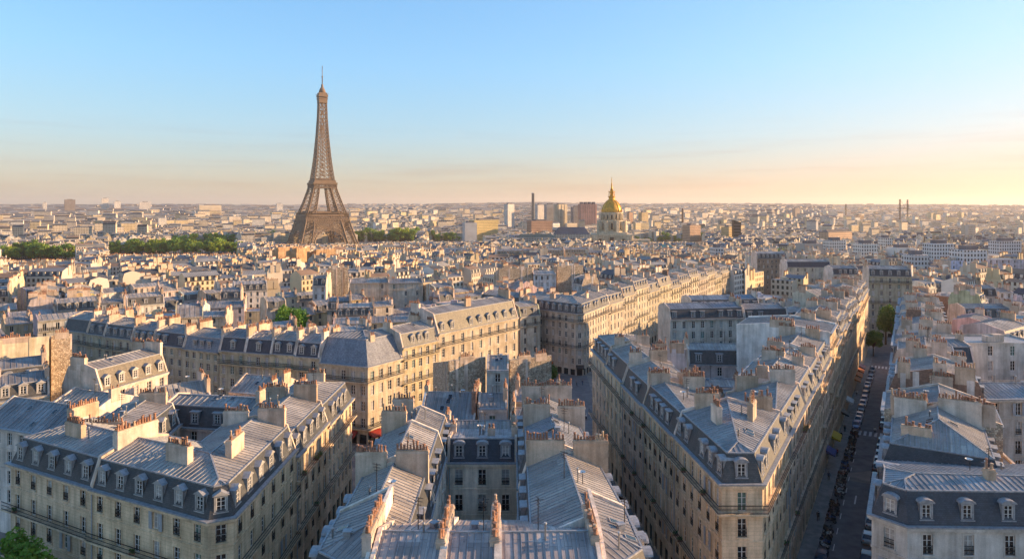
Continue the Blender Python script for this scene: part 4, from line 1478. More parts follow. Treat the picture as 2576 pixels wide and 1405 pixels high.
# --- the corner and the sunlit row beyond the crossing
house("cream corner house with broad zinc hip roof and shops, beyond the left crossing", [(-44.0, 154.4, 'F'), (-32.0, 150.0, 'F'), (-25.8, 159.0, 'P'), (-36, 169, 'C'), (-45.0, 166.0, 'P')], -2, 16.2, seed=130, dorm=0, balc=(0, 3), col=(0.55, 0.47, 0.36),
      mh=5.2, steep=1.5, stacks=[(4, 0.3, 2.4, 1.2), (1, 2.4, 1.4, 1.0)], lod=1, scol=(0.22, 0.23, 0.26), bay=2.3, zs=0.2)
house("stone house with pedimented door and curved attic, next to the zinc hip roof", strip((-25.8, 159.02), (-18.5, 168.4), 11), -3, 18.5, seed=131, dorm=1, balc=(0, 2), col=(0.50, 0.42, 0.30), lod=1, scol=(0.15, 0.14, 0.12), bay=2.2)
house("golden sunlit house with brown attic and seven dormers above a long balcony", strip((-18.4, 168.5), (1.7, 194.0), 12), -4, 20.0, seed=132, dorm=1, balc=(0, 3), col=(0.53, 0.45, 0.33), lod=1, scol=(0.18, 0.155, 0.11), mh=4.6, steep=2.6, bay=3.4,
      stacks=[(3, 0.3, 3.0, 1.4), (1, 0.4, 4.0, 2.0), (0, 2.45, 2.0, 2.0)], zcol=(0.36, 0.35, 0.34))
house("long mansard house on the left flank of the big corner block beyond the rubble gables", [(-12, 252, 'F'), (2.6, 242.4, 'P'), (7.5, 252, 'C'), (-7, 263, 'P')], -6, 15.8, seed=133, dorm=4, balc=(0,), col=(0.48, 0.42, 0.34), chim=3)
house("big corner house with rounded slate corner and star-ribbed cap beyond the rubble gables", [(2.7, 242.3, 'F'), (21.4, 226.4, 'F'), (24.0, 226.6, 'F'), (36, 250, 'P'), (24, 258, 'C'), (20, 245, 'C'), (8, 252, 'P')], -6, 15.8, seed=134, dorm=1, balc=(0, 3), col=(0.52, 0.45, 0.35), lod=1, bay=2.5,
      stacks=[(3, 0.4, 3.0, 1.6), (6, 0.5, 3.2, 1.5), (0, 2.5, 2.0, 1.6), (2, 2.45, 2.0, 1.6)])
a0, a1 = (36.05, 250.1), (131, 398)
t = 0.0
L_ = math.hypot(a1[0] - a0[0], a1[1] - a0[1])
i = 0
seg = [13, 12, 14, 13, 15, 13, 14, 13, 15, 14, 13, 16]
what = ["curved slate roof", "white gable above", "tall steep attic", "five lit dormers", "long balcony", "brown attic", "tall windows", "grey attic", "narrow front", "high chimneys", "two balconies", "plain front"]
while t + seg[i % 12] < L_ and i < 12:
    l = seg[i]
    p = (a0[0] + (a1[0] - a0[0]) * t / L_, a0[1] + (a1[1] - a0[1]) * t / L_)
    q = (a0[0] + (a1[0] - a0[0]) * (t + l) / L_, a0[1] + (a1[1] - a0[1]) * (t + l) / L_)
    house("golden house with %s, %s along the sunlit row past the big corner block" % (what[i], ORD[i]), strip(p, q, 11.5), gz(p[1]) - 0.5, gz(p[1]) + 21 + (i * 37 % 5) * 0.8, seed=140 + i, dorm=1, balc=(0, 3),
          col=(0.48, 0.42, 0.33), scol=(0.14, 0.12, 0.095), lod=2 if i > 4 else 1, group="stone houses in the sunlit row")
    t += l
    i += 1

# --- the long row across, behind the left block
def row(p, q, items, depth, zg_, group=None, **kw):
    tot = sum(it[0] for it in items)
    s = 0.0
    for w, ze, label, seed, k in items:
        a, b_ = lerp2(p, q, s / tot), lerp2(p, q, (s + w) / tot)
        house(label, strip(a, b_, depth), zg_, ze, seed=seed, group=group, **{**kw, **k})
        s += w
PUR = (0.062, 0.058, 0.075)
row((-70.4, 162.6), (-44.1, 154.5), [
    (9, 17.2, "cream house with plum slate and three dormers, left of the four plum-roofed houses", 160, dict(scol=PUR)),
    (9, 17.2, "cream house with plum slate and white party wall, second of the plum-roofed houses", 161, dict(scol=PUR)),
    (8, 17.4, "cream house with plum slate and open terrace attic, third of the plum-roofed houses", 162, dict(scol=PUR)),
    (8, 17.2, "cream house with plum slate beside the broad zinc hip roof", 163, dict(scol=PUR))], 11, -2, lod=1, dorm=3, balc=(0,), col=(0.52, 0.47, 0.35), bay=2.2, fh=2.75)
row((-91.6, 172.2), (-70.6, 162.8), [
    (11, 16.8, "yellowish house with four shield-shaped dormers in the long left row", 164, dict(scol=PUR, dorm=2)),
    (12, 16.6, "yellowish house with wide pale zinc roof in the long left row", 165, dict(scol=(0.20, 0.22, 0.26), dorm=4))], 11, -3, lod=1, balc=(), col=(0.50, 0.45, 0.33), bay=2.2, fh=2.75)
row((-124, 187), (-91.8, 172.4), [
    (10, 17.6, "shaded house with green-grey attic at the left end of the long row", 166, dict(dorm=0)),
    (7, 17.4, "narrow shaded house second in the long left row", 167, {}),
    (11, 17.2, "shaded house with glazed attic studios in the long left row", 168, {}),
    (8, 16.8, "shaded house with three peaked dormers in the long left row", 169, dict(dorm=1))], 11, -3, lod=1, dorm=4, balc=(0,), col=(0.48, 0.43, 0.33), bay=2.3, scol=(0.075, 0.085, 0.095))

# --- taller or odder houses in the middle distance
def front(px0, px1, py, z, depth, zg_, label, seed, skew=0.0, **k):
    a, b_ = P(px0, py, z), P(px1, py, z)
    b_ = (b_[0], b_[1] + skew)
    f = strip(a, b_, depth, front=k.pop('fr', 'F'), a=k.pop('ta', 'P'), b=k.pop('tb', 'P'))
    return house(label, f, zg_, z, seed=seed, **k)
PL = dict(wall='plaster', balc=(), shop=False)
front(880, 975, 712, 17.0, 10, -6, "pale house with paired windows, upper walls lit, right of the dark green tree", 180, 3, col=(0.60, 0.52, 0.44), mans=False, bay=5.0, fh=3.3, lod=1, zs=0.3, **PL)
front(977, 1062, 712, 17.0, 10, -6, "pale house joined to the right of the paired-window house, with striped zinc roof", 181, 3, col=(0.60, 0.52, 0.45), mans=False, bay=4.0, fh=3.3, lod=1, zs=0.3, **PL)
front(786, 820, 718, 17.5, 9, -6, "narrow white house with dark glazed top left of the pale paired-window house", 182, 0, col=(0.56, 0.54, 0.53), scol=(0.04, 0.05, 0.06), lod=1, **PL)
front(825, 872, 690, 20.0, 9, -6, "slim rubble gable with tall brick chimney left of the pale houses", 183, 3, fr='P', party='rubble', mans=False, zs=0.3, lod=2, wall='plaster', balc=(), shop=False)
front(1255, 1340, 692, 16.5, 10, -8, "broad rubble gable glowing in the sun behind the big corner block", 184, 5, fr='P', party='rubble', mans=False, zs=0.3, lod=2, wall='plaster', balc=(), shop=False)
front(1342, 1400, 690, 16.5, 10, -8, "white narrow house between the two sunlit rubble gables", 185, 2, col=(0.55, 0.55, 0.56), mans=False, lod=2, **PL)
front(1402, 1470, 684, 17.0, 10, -8, "orange rubble gable right of the white narrow house", 186, 5, fr='P', party='rubble', mans=False, zs=0.3, lod=2, wall='plaster', balc=(), shop=False)
front(700, 738, 632, 14, 12, -20, "small orange gable below the iron tower, leftmost of three", 187, 12, fr='P', party='plaster', pcol=(0.52, 0.33, 0.19), mans=False, lod=2, wall='plaster', balc=(), shop=False)
front(746, 768, 634, 15, 12, -20, "wide orange gable below the iron tower, middle of three", 188, 12, fr='P', party='plaster', pcol=(0.50, 0.32, 0.18), mans=False, lod=2, wall='plaster', balc=(), shop=False)
front(795, 835, 638, 13, 12, -20, "orange gable under the right foot of the iron tower", 189, 12, fr='P', party='plaster', pcol=(0.50, 0.33, 0.19), mans=False, lod=2, wall='plaster', balc=(), shop=False)
front(1110, 1205, 625, 10.5, 12, -14, "white block with dark square windows left of the long yellow-grey terrace", 190, 0, col=(0.58, 0.57, 0.58), mans=False, flat=True, lod=2, bay=3.0, **PL)
front(1250, 1345, 640, 7.5, 13, -14, "long yellow-grey terrace with many small dormers, left third", 191, 6, col=(0.52, 0.45, 0.34), scol=(0.20, 0.17, 0.12), dorm=4, lod=2, bay=2.4, **PL)
front(1346, 1420, 638, 7.5, 13, -14, "long yellow-grey terrace with many small dormers, middle third", 192, 6, col=(0.52, 0.45, 0.34), scol=(0.20, 0.17, 0.12), dorm=4, lod=2, bay=2.4, **PL)
front(1421, 1485, 636, 7.5, 13, -14, "long yellow-grey terrace with many small dormers, right third", 193, 6, col=(0.52, 0.45, 0.34), scol=(0.20, 0.17, 0.12), dorm=4, lod=2, bay=2.4, **PL)
front(1980, 2090, 672, 16.5, 11, -6, "tall beige house with plum slate and four rows of windows, left of the long street", 194, 0, col=(0.50, 0.47, 0.41), scol=PUR, dorm=0, lod=1, bay=3.6, **PL)
front(2425, 2576, 652, 15.0, 13, -8, "long white block with square windows and dark top storey, right edge", 195, 0, col=(0.62, 0.55, 0.56), mans=False, flat=True, lod=2, bay=4.0, **PL)
front(2392, 2424, 655, 14.5, 13, -8, "blue-white end block joined to the long white block at the right", 196, 0, col=(0.52, 0.56, 0.70), mans=False, flat=True, lod=2, bay=4.0, **PL)
front(1905, 1980, 650, 17.0, 12, -8, "dull brown house with long blank side left of the plum-slate house", 197, 0, col=(0.34, 0.27, 0.21), lod=2, **PL)
front(2095, 2160, 690, 15.0, 11, -6, "low house with navy slate and white windows, right of the plum-slate house", 198, 0, col=(0.55, 0.52, 0.50), scol=(0.035, 0.045, 0.06), dorm=4, lod=1, **PL)
front(2440, 2510, 745, 14.0, 10, -4, "beige house with black slate mansard and two dormers near the right edge", 199, 0, col=(0.54, 0.48, 0.44), scol=(0.03, 0.034, 0.042), dorm=4, lod=1, bay=4, **PL)
front(2512, 2548, 735, 15.0, 10, -4, "white narrow house touching the black slate mansard house", 200, 0, col=(0.62, 0.59, 0.55), mans=False, lod=1, **PL)
front(2430, 2550, 800, 14.0, 10, -3, "teal-roofed house with four dormers near the right edge", 201, 0, col=(0.50, 0.48, 0.45), scol=(0.06, 0.085, 0.095), zcol=(0.20, 0.27, 0.30), dorm=3, lod=1, **PL)


# ------------------------------------------------------------------ where no house may stand: streets, squares, parks
def seg_dist(x, y, a, b):
    dx, dy = b[0] - a[0], b[1] - a[1]
    t = max(0.0, min(1.0, ((x - a[0]) * dx + (y - a[1]) * dy) / (dx * dx + dy * dy)))
    return math.hypot(x - a[0] - dx * t, y - a[1] - dy * t)


ST_R0 = (N2[0] + SR[0] * 5.6, N2[1] + SR[1] * 5.6)
ST_R1 = (ST_R0[0] + SD[0] * 255, ST_R0[1] + SD[1] * 255)
LANES = [((-23.3, 40), (-23.0, 150), 6.5), ((17.6, 40), (13.5, 150), 7.0), (ST_R0, ST_R1, 8.0), ((-23, 140), (10, 182), 6), ((10, 182), (24, 215), 12), ((24, 190), (150, 395), 6),
         ((-60, 152), (-20, 140), 5), ((-125, 176), (-60, 152), 5)]
# wooded strips, as (px0, px1, py, height of the crowns, rows) in the photograph
WOODS = [(0, 190, 652, 23, 2), (275, 600, 638, 21, 2), (430, 590, 622, 22, 2), (615, 730, 607, 21, 1), (905, 1040, 607, 25, 2), (1085, 1215, 606, 20, 1), (1600, 1765, 608, 18, 1), (2090, 2205, 592, 18, 1)]
CLEAR = []           # (x, y, radius)
TREES = []           # (x, y, height, group text)


def ground_at(px, py):
    """distance at which the ground shows at pixel row py"""
    lo, hi = 60.0, 3000.0
    for _ in range(50):
        mid = (lo + hi) / 2
        if 517 + 1700 * (CAMZ - gz(mid)) / mid > py:
            lo = mid
        else:
            hi = mid
    return ((px - 1288.0) / 1700.0 * lo, lo)


rw_ = random.Random(77)
for (pa, pb, py, hh, rows) in WOODS:
    A, B = ground_at(pa, py), ground_at(pb, py)
    A, B = A, (B[0], A[1])
    n_ = max(3, int(abs(B[0] - A[0]) / 9.0))
    for k in range(n_ + 1):
        x, y = lerp2(A, B, k / n_)
        CLEAR.append((x, y, 13))
        CLEAR.append((x, y - 18, 10))
        for r_ in range(rows):
            if rw_.random() < 0.86:
                TREES.append((x + rw_.uniform(-4, 4), y + r_ * 14 + rw_.uniform(-8, 6), hh * rw_.choice((0.55, 0.75, 0.9, 1.05, 1.25))))
CLEAR += [(-351, 1250, 75), (171, 1159, 55), (345, 872, 12), (214, 352, 7), (-79, 240, 9)]

GRID = {}


def boxes_of(poly):
    xs, ys_ = [p[0] for p in poly], [p[1] for p in poly]
    return min(xs), min(ys_), max(xs), max(ys_)


def overlap(A, B):
    for P_ in (A, B):
        n = len(P_)
        for i in range(n):
            p, q = P_[i], P_[(i + 1) % n]
            nx, ny = q[1] - p[1], p[0] - q[0]
            a = [nx * v[0] + ny * v[1] for v in A]
            b = [nx * v[0] + ny * v[1] for v in B]
            if max(a) <= min(b) + 1e-6 or max(b) <= min(a) + 1e-6:
                return False
    return True


def hull_of(pts):
    pts = sorted(set(pts))
    def half(ps):
        h = []
        for p in ps:
            while len(h) > 1 and (h[-1][0] - h[-2][0]) * (p[1] - h[-2][1]) - (h[-1][1] - h[-2][1]) * (p[0] - h[-2][0]) <= 0:
                h.pop()
            h.append(p)
        return h[:-1]
    return half(pts) + half(pts[::-1])


def reg(poly):
    poly = hull_of([(p[0], p[1]) for p in poly])
    x0, y0, x1, y1 = boxes_of(poly)
    for i in range(int(x0 // 30), int(x1 // 30) + 1):
        for j in range(int(y0 // 30), int(y1 // 30) + 1):
            GRID.setdefault((i, j), []).append(poly)


def free(poly, lanes=True):
    x0, y0, x1, y1 = boxes_of(poly)
    for i in range(int(x0 // 30), int(x1 // 30) + 1):
        for j in range(int(y0 // 30), int(y1 // 30) + 1):
            for o in GRID.get((i, j), ()):
                if overlap(poly, o):
                    return False
    pts = list(poly) + [((x0 + x1) / 2, (y0 + y1) / 2)]
    if lanes and y0 < 420:
        for a, b, w in LANES:
            if min(seg_dist(x, y, a, b) for x, y in pts) < w:
                return False
    for x, y, r_ in CLEAR:
        if abs(y - y0) < 120 and min(math.hypot(px - x, py - y) for px, py in pts) < r_:
            return False
    return True


for hsh in HULLS:
    reg(hsh)

rf = random.Random(2024)
SEEDS = []
ANG = [40.0, 59.5, 28.0, 33.0, 45.0, 12.0, -60.0, 52.0, 22.0, 36.0]
for i in range(150):
    r_ = 100 * (1450 / 100) ** rf.random()
    a_ = rf.uniform(-0.74, 0.78)
    SEEDS.append((r_ * math.sin(a_), r_ * math.cos(a_), rf.choice(ANG) + rf.uniform(-6, 6)))


def zone_quads(si, rmax):
    sx, sy, an = SEEDS[si]
    ca, sa = math.cos(R(an)), math.sin(R(an))
    rad = 60 + sy * 0.35
    out = []
    v = -rad
    k = 0
    while v < rad:
        dep = rf.uniform(9.5, 11.5)
        u = -rad + rf.uniform(0, 8)
        while u < rad:
            l = rf.choice((8, 10, 12, 14, 17)) * rf.uniform(0.9, 1.1)
            c = (sx + ca * (u + l / 2) - sa * (v + dep / 2), sy + sa * (u + l / 2) + ca * (v + dep / 2))
            if 60 < c[1] < rmax and abs(c[0]) < 0.80 * c[1] + 45:
                best = min(range(len(SEEDS)), key=lambda j: (SEEDS[j][0] - c[0]) ** 2 + (SEEDS[j][1] - c[1]) ** 2)
                if best == si:
                    jit = rf.uniform(-0.8, 0.8)
                    q = [(u + 0.02, v + jit), (u + l - 0.02, v + jit), (u + l - 0.02, v + dep + jit), (u + 0.02, v + dep + jit)]
                    out.append([(sx + ca * a - sa * b, sy + sa * a + ca * b) for a, b in q])
            u += l
            if rf.random() < 0.10:
                u += rf.uniform(4, 9)
        v += dep + (rf.uniform(3, 6) if k % 2 == 0 else rf.uniform(7, 11))
        k += 1
    return out


cands = []
for si in range(len(SEEDS)):
    cands += zone_quads(si, 1450)
placed = []
for q in sorted(cands, key=lambda q: q[0][1] + q[2][1]):
    if free(q):
        reg(q)
        placed.append(q)


def inframe(q):
    cx, cy = sum(p[0] for p in q) / 4, sum(p[1] for p in q) / 4
    return abs(cx) < 0.757 * cy + 4 and cy > 95


N_HERO = len(HULLS)
N_MID = max(0, 296 - N_HERO)
near = [q for q in placed if inframe(q)][:N_MID]
ids = set(map(id, near))
rest = [q for q in placed if id(q) not in ids]

# rows for the labels: bands of distance, then left to right
near.sort(key=lambda q: q[0][1] + q[2][1])
band = 14
WN = [("cream", (0.56, 0.49, 0.39)), ("pale pink", (0.60, 0.50, 0.44)), ("white", (0.64, 0.61, 0.57)), ("grey", (0.43, 0.41, 0.385)), ("ochre", (0.56, 0.44, 0.28)), ("beige", (0.52, 0.465, 0.38))]
RN = [("slate mansard", dict(mans=True)), ("zinc roof", dict(mans=False, zs=0.35)), ("steep zinc roof", dict(mans=False, zs=0.6)), ("flat roof", dict(flat=True, mans=False)), ("slate mansard", dict(mans=True, mh=2.6)), ("zinc roof", dict(mans=False, zs=0.25))]
CEIL = [(690, 945, 612, 1215), (1490, 1615, 604, 1110), (1150, 1500, 590, 1040), (0, 195, 650, 900), (270, 605, 637, 950), (610, 735, 606, 1150), (900, 1045, 606, 1150), (1080, 1220, 602, 1150),
        (1600, 1770, 604, 1150), (2085, 2210, 588, 1350), (1180, 1260, 588, 1300), (1950, 1985, 640, 860), (2300, 2345, 672, 345), (695, 775, 832, 232)]


for (pa, pb, py, hh, rows) in WOODS:
    CEIL.append((pa, pb, py - 1, ground_at((pa + pb) / 2, py)[1] + 4))


def ceiling(cx, cy):
    """highest roof that leaves the sights and the woods behind it in view"""
    sx = 1288 + 1700 * cx / cy
    z = 1e9
    for a, b, py, ym in CEIL:
        if a - 12 < sx < b + 12 and cy < ym:
            z = min(z, CAMZ - (py - 517) / 1700 * cy)
    return z


for bi in range(0, len(near), band):
    grp = sorted(near[bi:bi + band], key=lambda q: (q[0][0] + q[2][0]) / (q[0][1] + q[2][1]))
    for k, q in enumerate(grp):
        cx, cy = sum(p[0] for p in q) / 4, sum(p[1] for p in q) / 4
        zg_ = gz(cy) - 0.5
        low = rf.random() < 0.25
        hgt = rf.uniform(11, 14.5) if low else rf.choice((15.5, 17, 18, 18.6, 19.5, 21)) + rf.uniform(-0.5, 0.5)
        if cy < 150:
            hgt = min(hgt, 17)
        hgt = max(5.5, min(hgt, ceiling(cx, cy) - 5.0 - zg_))
        cn, cc = rf.choice(WN if cx / cy < 0.15 else WN[:4] + [WN[2], WN[2], WN[5]])
        rn, rk = RN[rf.randrange(6)]
        if rn == "flat roof" and rf.random() < 0.5:
            rn, rk = RN[0]
        if cx / cy > 0.36 and rf.random() < 0.45:
            (cn, cc), (rn, rk) = WN[2], RN[3]
        # the long side turned to the camera is the front
        best = 0
        bd = -9
        for e in (0, 2):
            p, q2 = q[e], q[(e + 1) % 4]
            dx, dy = q2[0] - p[0], q2[1] - p[1]
            d = (-dy * cx + dx * cy)
            if d > bd:
                bd, best = d, e
        qq = q[best:] + q[:best]
        rough = rf.random()
        party = 'rubble' if rough < 0.16 else ('brick' if rough < 0.20 else 'plaster')
        size = "low" if hgt < 14.6 else ("tall" if hgt > 19 else ("narrow" if math.dist(qq[0], qq[1]) < 10 else "broad" if math.dist(qq[0], qq[1]) > 14 else "mid-sized"))
        extra = "rubble-gabled " if party == 'rubble' else ("brick-gabled " if party == 'brick' else "")
        lab = "%s %s%s house, %s, %s from left in the %s line back" % (size, extra, cn, rn, ORD[k], ORD[bi // band])
        kw = dict(rk)
        house(lab, [(qq[0][0], qq[0][1], 'F'), (qq[1][0], qq[1][1], 'P'), (qq[2][0], qq[2][1], 'C'), (qq[3][0], qq[3][1], 'P')], zg_, zg_ + hgt, seed=1000 + bi + k, col=cc,
              pcol=(cc[0] * rf.uniform(0.9, 1.15), cc[1] * rf.uniform(0.88, 1.12), cc[2] * rf.uniform(0.85, 1.1)), wall='plaster' if rf.random() < 0.6 else 'stone', party=party,
              dorm=rf.choice((1, 2, 3, 4, 4)), balc=(0,) if rf.random() < 0.35 else (), shop=False, bay=rf.choice((2.4, 2.8, 3.4)), chim=rf.choice((1, 2, 2, 3)),
              lod=2 if cy > 150 else 1, group="houses of the old quarter", hull=False, rails=cy < 260, **kw)

# ------------------------------------------------------------------ the city beyond, too many houses to count: one mass
CT = MB()
CT.tint = []
rc = random.Random(5)
WT = [(0.64, 0.54, 0.40), (0.68, 0.58, 0.45), (0.70, 0.65, 0.57), (0.55, 0.48, 0.38), (0.66, 0.53, 0.33), (0.60, 0.53, 0.45)]
RT = [(0.17, 0.18, 0.20), (0.22, 0.23, 0.245), (0.07, 0.08, 0.095), (0.28, 0.275, 0.265), (0.12, 0.13, 0.145), (0.26, 0.18, 0.13)]


def far_house(q, zg, h, detail):
    ze = zg + h
    wt = rc.choice(WT)
    f = rc.uniform(0.85, 1.1)
    wc = (wt[0] * f, wt[1] * f, wt[2] * f, 1)
    r1 = rc.choice(RT)
    sl = rc.choice(RT[2:5])
    k = rc.random()
    mans = k < 0.5
    flat = k > 0.86
    # orient so that edge 0 is long
    if math.dist(q[0], q[1]) < math.dist(q[1], q[2]):
        q = q[1:] + q[:1]
    CT.cur = wc
    d = math.dist(q[1], q[2])
    rise = 0.0 if flat else (2.6 if mans else 0.0)
    m_ = [lerp2(q[0], q[3], 0.5), lerp2(q[1], q[2], 0.5)]
    rid = ze + rise + (0 if flat else d * 0.5 * rc.uniform(0.2, 0.5))
    ins = 0.09
    for e in range(4):
        p, r_ = q[e], q[(e + 1) % 4]
        l = math.dist(p, r_)
        o_ = rc.uniform(0, 2)
        blank = e in (1, 3)
        u0, u1 = (0.0, l) if not blank else (0.0, 0.0)
        vb = 0.0
        uv = [(u0, vb), (u1, vb), (u1, h), (u0, h)] if not blank else [(0.0, 0.0)] * 4
        if blank and not flat:
            a1, a2 = lerp2(p, r_, ins), lerp2(p, r_, 1 - ins)
            mm = lerp2(p, r_, 0.5)
            top = [(*r_, ze)] + ([(*a2, ze + rise)] if mans else []) + [(*mm, rid)] + ([(*a1, ze + rise)] if mans else []) + [(*p, ze)]
            CT.poly([(*p, zg), (*r_, zg)] + top, 'city_wall', [(0.0, 0.0)] * (2 + len(top)))
        else:
            CT.poly([(*p, zg), (*r_, zg), (*r_, ze), (*p, ze)], 'city_wall', uv)
    if flat:
        CT.cur = (*RT[3], 1)
        CT.poly([(*p, ze) for p in q], 'city_roof')
        CT.cur = wc
        if detail:
            c = (sum(p[0] for p in q) / 4, sum(p[1] for p in q) / 4, ze)
            CT.cbox(c, (rc.uniform(2, 4), rc.uniform(2, 3), rc.uniform(1.5, 3)), 'city_wall', "z")
        return
    e0 = [lerp2(q[0], q[3], ins if mans else 0), lerp2(q[1], q[2], ins if mans else 0), lerp2(q[2], q[1], ins if mans else 0), lerp2(q[3], q[0], ins if mans else 0)]
    l = math.dist(q[0], q[1])
    uvq = [(0, 0), (l, 0), (l, 4), (0, 4)]
    if mans:
        CT.cur = (sl[0] * 0.7, sl[1] * 0.7, sl[2] * 0.7, 1)
        CT.poly([(*q[0], ze), (*q[1], ze), (*e0[1], ze + rise), (*e0[0], ze + rise)], 'city_roof', uvq)
        CT.poly([(*q[2], ze), (*q[3], ze), (*e0[3], ze + rise), (*e0[2], ze + rise)], 'city_roof', uvq)
        if detail > 1:                                               # dormers
            n = int(l / 3.2)
            for s0, s1, i0, i1 in ((q[0], q[1], e0[0], e0[1]), (q[2], q[3], e0[2], e0[3])):
                if (s1[1] - s0[1]) * s0[0] - (s1[0] - s0[0]) * s0[1] > 0:
                    continue
                for j in range(n):
                    a = lerp2(s0, s1, (j + 0.5) / n)
                    CT.cur = (wc[0] * 0.9, wc[1] * 0.9, wc[2] * 0.9, 1)
                    CT.cbox((*lerp2(a, lerp2(i0, i1, (j + 0.5) / n), 0.5), ze + 0.5), (1.2, 1.2, 1.8), 'city_wall', "z", math.atan2(s1[1] - s0[1], s1[0] - s0[0]))
    CT.cur = (*r1, 1)
    CT.poly([(*e0[0], ze + rise), (*e0[1], ze + rise), (*m_[1], rid), (*m_[0], rid)], 'city_roof', uvq)
    CT.poly([(*e0[2], ze + rise), (*e0[3], ze + rise), (*m_[0], rid), (*m_[1], rid)], 'city_roof', uvq)
    if detail:
        for (a, b) in ((q[0], q[3]), (q[1], q[2])):
            for t_ in ((0.3, 0.7) if detail > 1 else (0.5,)):
                if rc.random() < 0.25:
                    continue
                x, y = lerp2(a, b, t_)
                w_ = rc.uniform(1.6, 3.4)
                an = math.atan2(b[1] - a[1], b[0] - a[0])
                g_ = rc.uniform(0.7, 1.0)
                CT.cur = (wc[0] * g_, wc[1] * g_ * 0.96, wc[2] * g_ * 0.9, 1)
                CT.cbox((x, y, ze), (w_, 0.8, rid - ze + rc.uniform(0.6, 1.8)), 'city_wall', "z", an)
                if detail > 1:
                    CT.cur = (0.40, 0.19, 0.10, 1)
                    n_ = int(w_ / 0.6)
                    ztop = CT.v[-1][2]
                    for j in range(n_):
                        off_ = -w_ / 2 + w_ * (j + 0.5) / n_
                        CT.cbox((x + math.cos(an) * off_, y + math.sin(an) * off_, ztop), (0.3, 0.3, rc.uniform(0.5, 0.9)), 'city_roof', "z", an)


for q in rest:
    cx, cy = sum(p[0] for p in q) / 4, sum(p[1] for p in q) / 4
    hh = rc.choice((13, 15.5, 17, 18.5, 20, 21.5)) + rc.uniform(-1, 1)
    if cy < 150: hh = min(hh, 19)
    if cy < 105 and cx < 40: continue
    hh = min(hh, ceiling(cx, cy) - 5.5 - gz(cy, cx))
    if hh < 4: continue
    far_house(q, gz(cy, cx) - 1, hh, 2 if cy < 800 else 1)
r_ = 1430.0
while r_ < 6800:
    cell = max(17, 0.0105 * r_)
    na = int(1.42 * r_ / cell)
    for i in range(na):
        a_ = -0.70 + 1.42 * (i + rc.uniform(0.1, 0.9)) / na
        rr = r_ + rc.uniform(0, cell * 0.5)
        x, y = rr * math.sin(a_), rr * math.cos(a_)
        if rc.random() < 0.06:
            continue
        l, d = cell * rc.uniform(0.8, 1.7), cell * rc.uniform(0.32, 0.5)
        an = R(ANG[(int(a_ * 9 + 20) * 7 + int(math.log(r_) * 7) * 5) % 10] + rc.uniform(-4, 4))
        c_, s_ = math.cos(an), math.sin(an)
        if any(abs(y - cy) < r0 + 40 and math.hypot(x - cx, y - cy) < r0 + l / 2 for cx, cy, r0 in CLEAR[-6:]):
            continue
        q = [(x + c_ * a * l / 2 - s_ * b * d / 2, y + s_ * a * l / 2 + c_ * b * d / 2) for a, b in ((-1, -1), (1, -1), (1, 1), (-1, 1))]
        hh = rc.uniform(13, 24) if rc.random() < 0.95 else rc.uniform(26, 42)
        if rr > 3500: hh = min(hh, 26)
        far_house(q, gz(y, x) - 2, hh, 1 if rr < 3200 else 0)
    r_ += cell * 0.95
co = CT.build("distant_city")
tag(co, "dense mass of small cream and grey houses filling the far city", kind="stuff")
print("individual houses", N_HERO + len(near), "mass", len(rest), "faces", len(CT.f))


# ------------------------------------------------------------------ streets: carriageways, pavements with kerbs, paint
def strip_sheet(name, a, b, o0, o1, lift, key, label, n=24, kerb=0.0):
    """a band along a -> b between sideways offsets o0 and o1 (to the right), lying on the land"""
    mb = MB()
    dx, dy = b[0] - a[0], b[1] - a[1]
    l = math.hypot(dx, dy)
    rx, ry = dy / l, -dx / l
    ys_ = sorted(set([k / n for k in range(n + 1)] + [max(0, min(1, (yy - a[1]) / dy)) if abs(dy) > 1 else 0 for yy in (130, 230)]))
    for t0, t1 in zip(ys_, ys_[1:]):
        q = []
        for t_, o_ in ((t0, o0), (t0, o1), (t1, o1), (t1, o0)):
            x, y = a[0] + dx * t_ + rx * o_, a[1] + dy * t_ + ry * o_
            q.append((x, y, gz(y) + lift))
        mb.poly(q[::-1] if area([(p[0], p[1]) for p in q]) < 0 else q, key)
        if kerb:
            for i, j in ((0, 3), (2, 1), (1, 0), (3, 2)):
                p, r_ = q[i], q[j]
                if (i, j) in ((1, 0),) and t0 > 0 or (i, j) == (3, 2) and t1 < 1:
                    continue
                mb.poly([(p[0], p[1], p[2] - kerb), (r_[0], r_[1], r_[2] - kerb), r_, p], 'concrete')
    o = mb.build(name)
    return tag(o, label, kind="structure")


S0 = onR(-25)
S1 = onR(238)
strip_sheet("road", S0, S1, 0.1, 11.1, 0.004, 'road_skin', "dark asphalt carriageway of the long right-hand street")
strip_sheet("pavement", S0, S1, 0.02, 2.3, 0.13, 'paving', "left pavement of the long street", kerb=0.13)
strip_sheet("pavement", S0, S1, 9.9, 11.15, 0.13, 'paving', "right pavement of the long street", kerb=0.13)
strip_sheet("road", (-23.4, 35), (-23.2, 134), -5.9, 5.8, 0.004, 'road_skin', "dark narrow street left of the centre block")
strip_sheet("pavement", (-23.4, 35), (-23.2, 122), -5.95, -4.2, 0.13, 'paving', "left pavement of the left narrow street", kerb=0.13)
strip_sheet("pavement", (-23.4, 35), (-23.2, 112), 4.1, 5.85, 0.13, 'paving', "right pavement of the left narrow street", kerb=0.13)
strip_sheet("road", (18.2, 35), (13.6, 148), -5.6, 5.4, 0.004, 'road_skin', "dark narrow street right of the centre block")
strip_sheet("pavement", (18.2, 35), (13.6, 128), -5.7, -3.9, 0.13, 'paving', "left pavement of the narrow street right of the centre block", kerb=0.13)
strip_sheet("pavement", (19.6, 60), (13.6, 148), 3.2, 5.4, 0.13, 'paving', "right pavement of the narrow street right of the centre block", kerb=0.13)
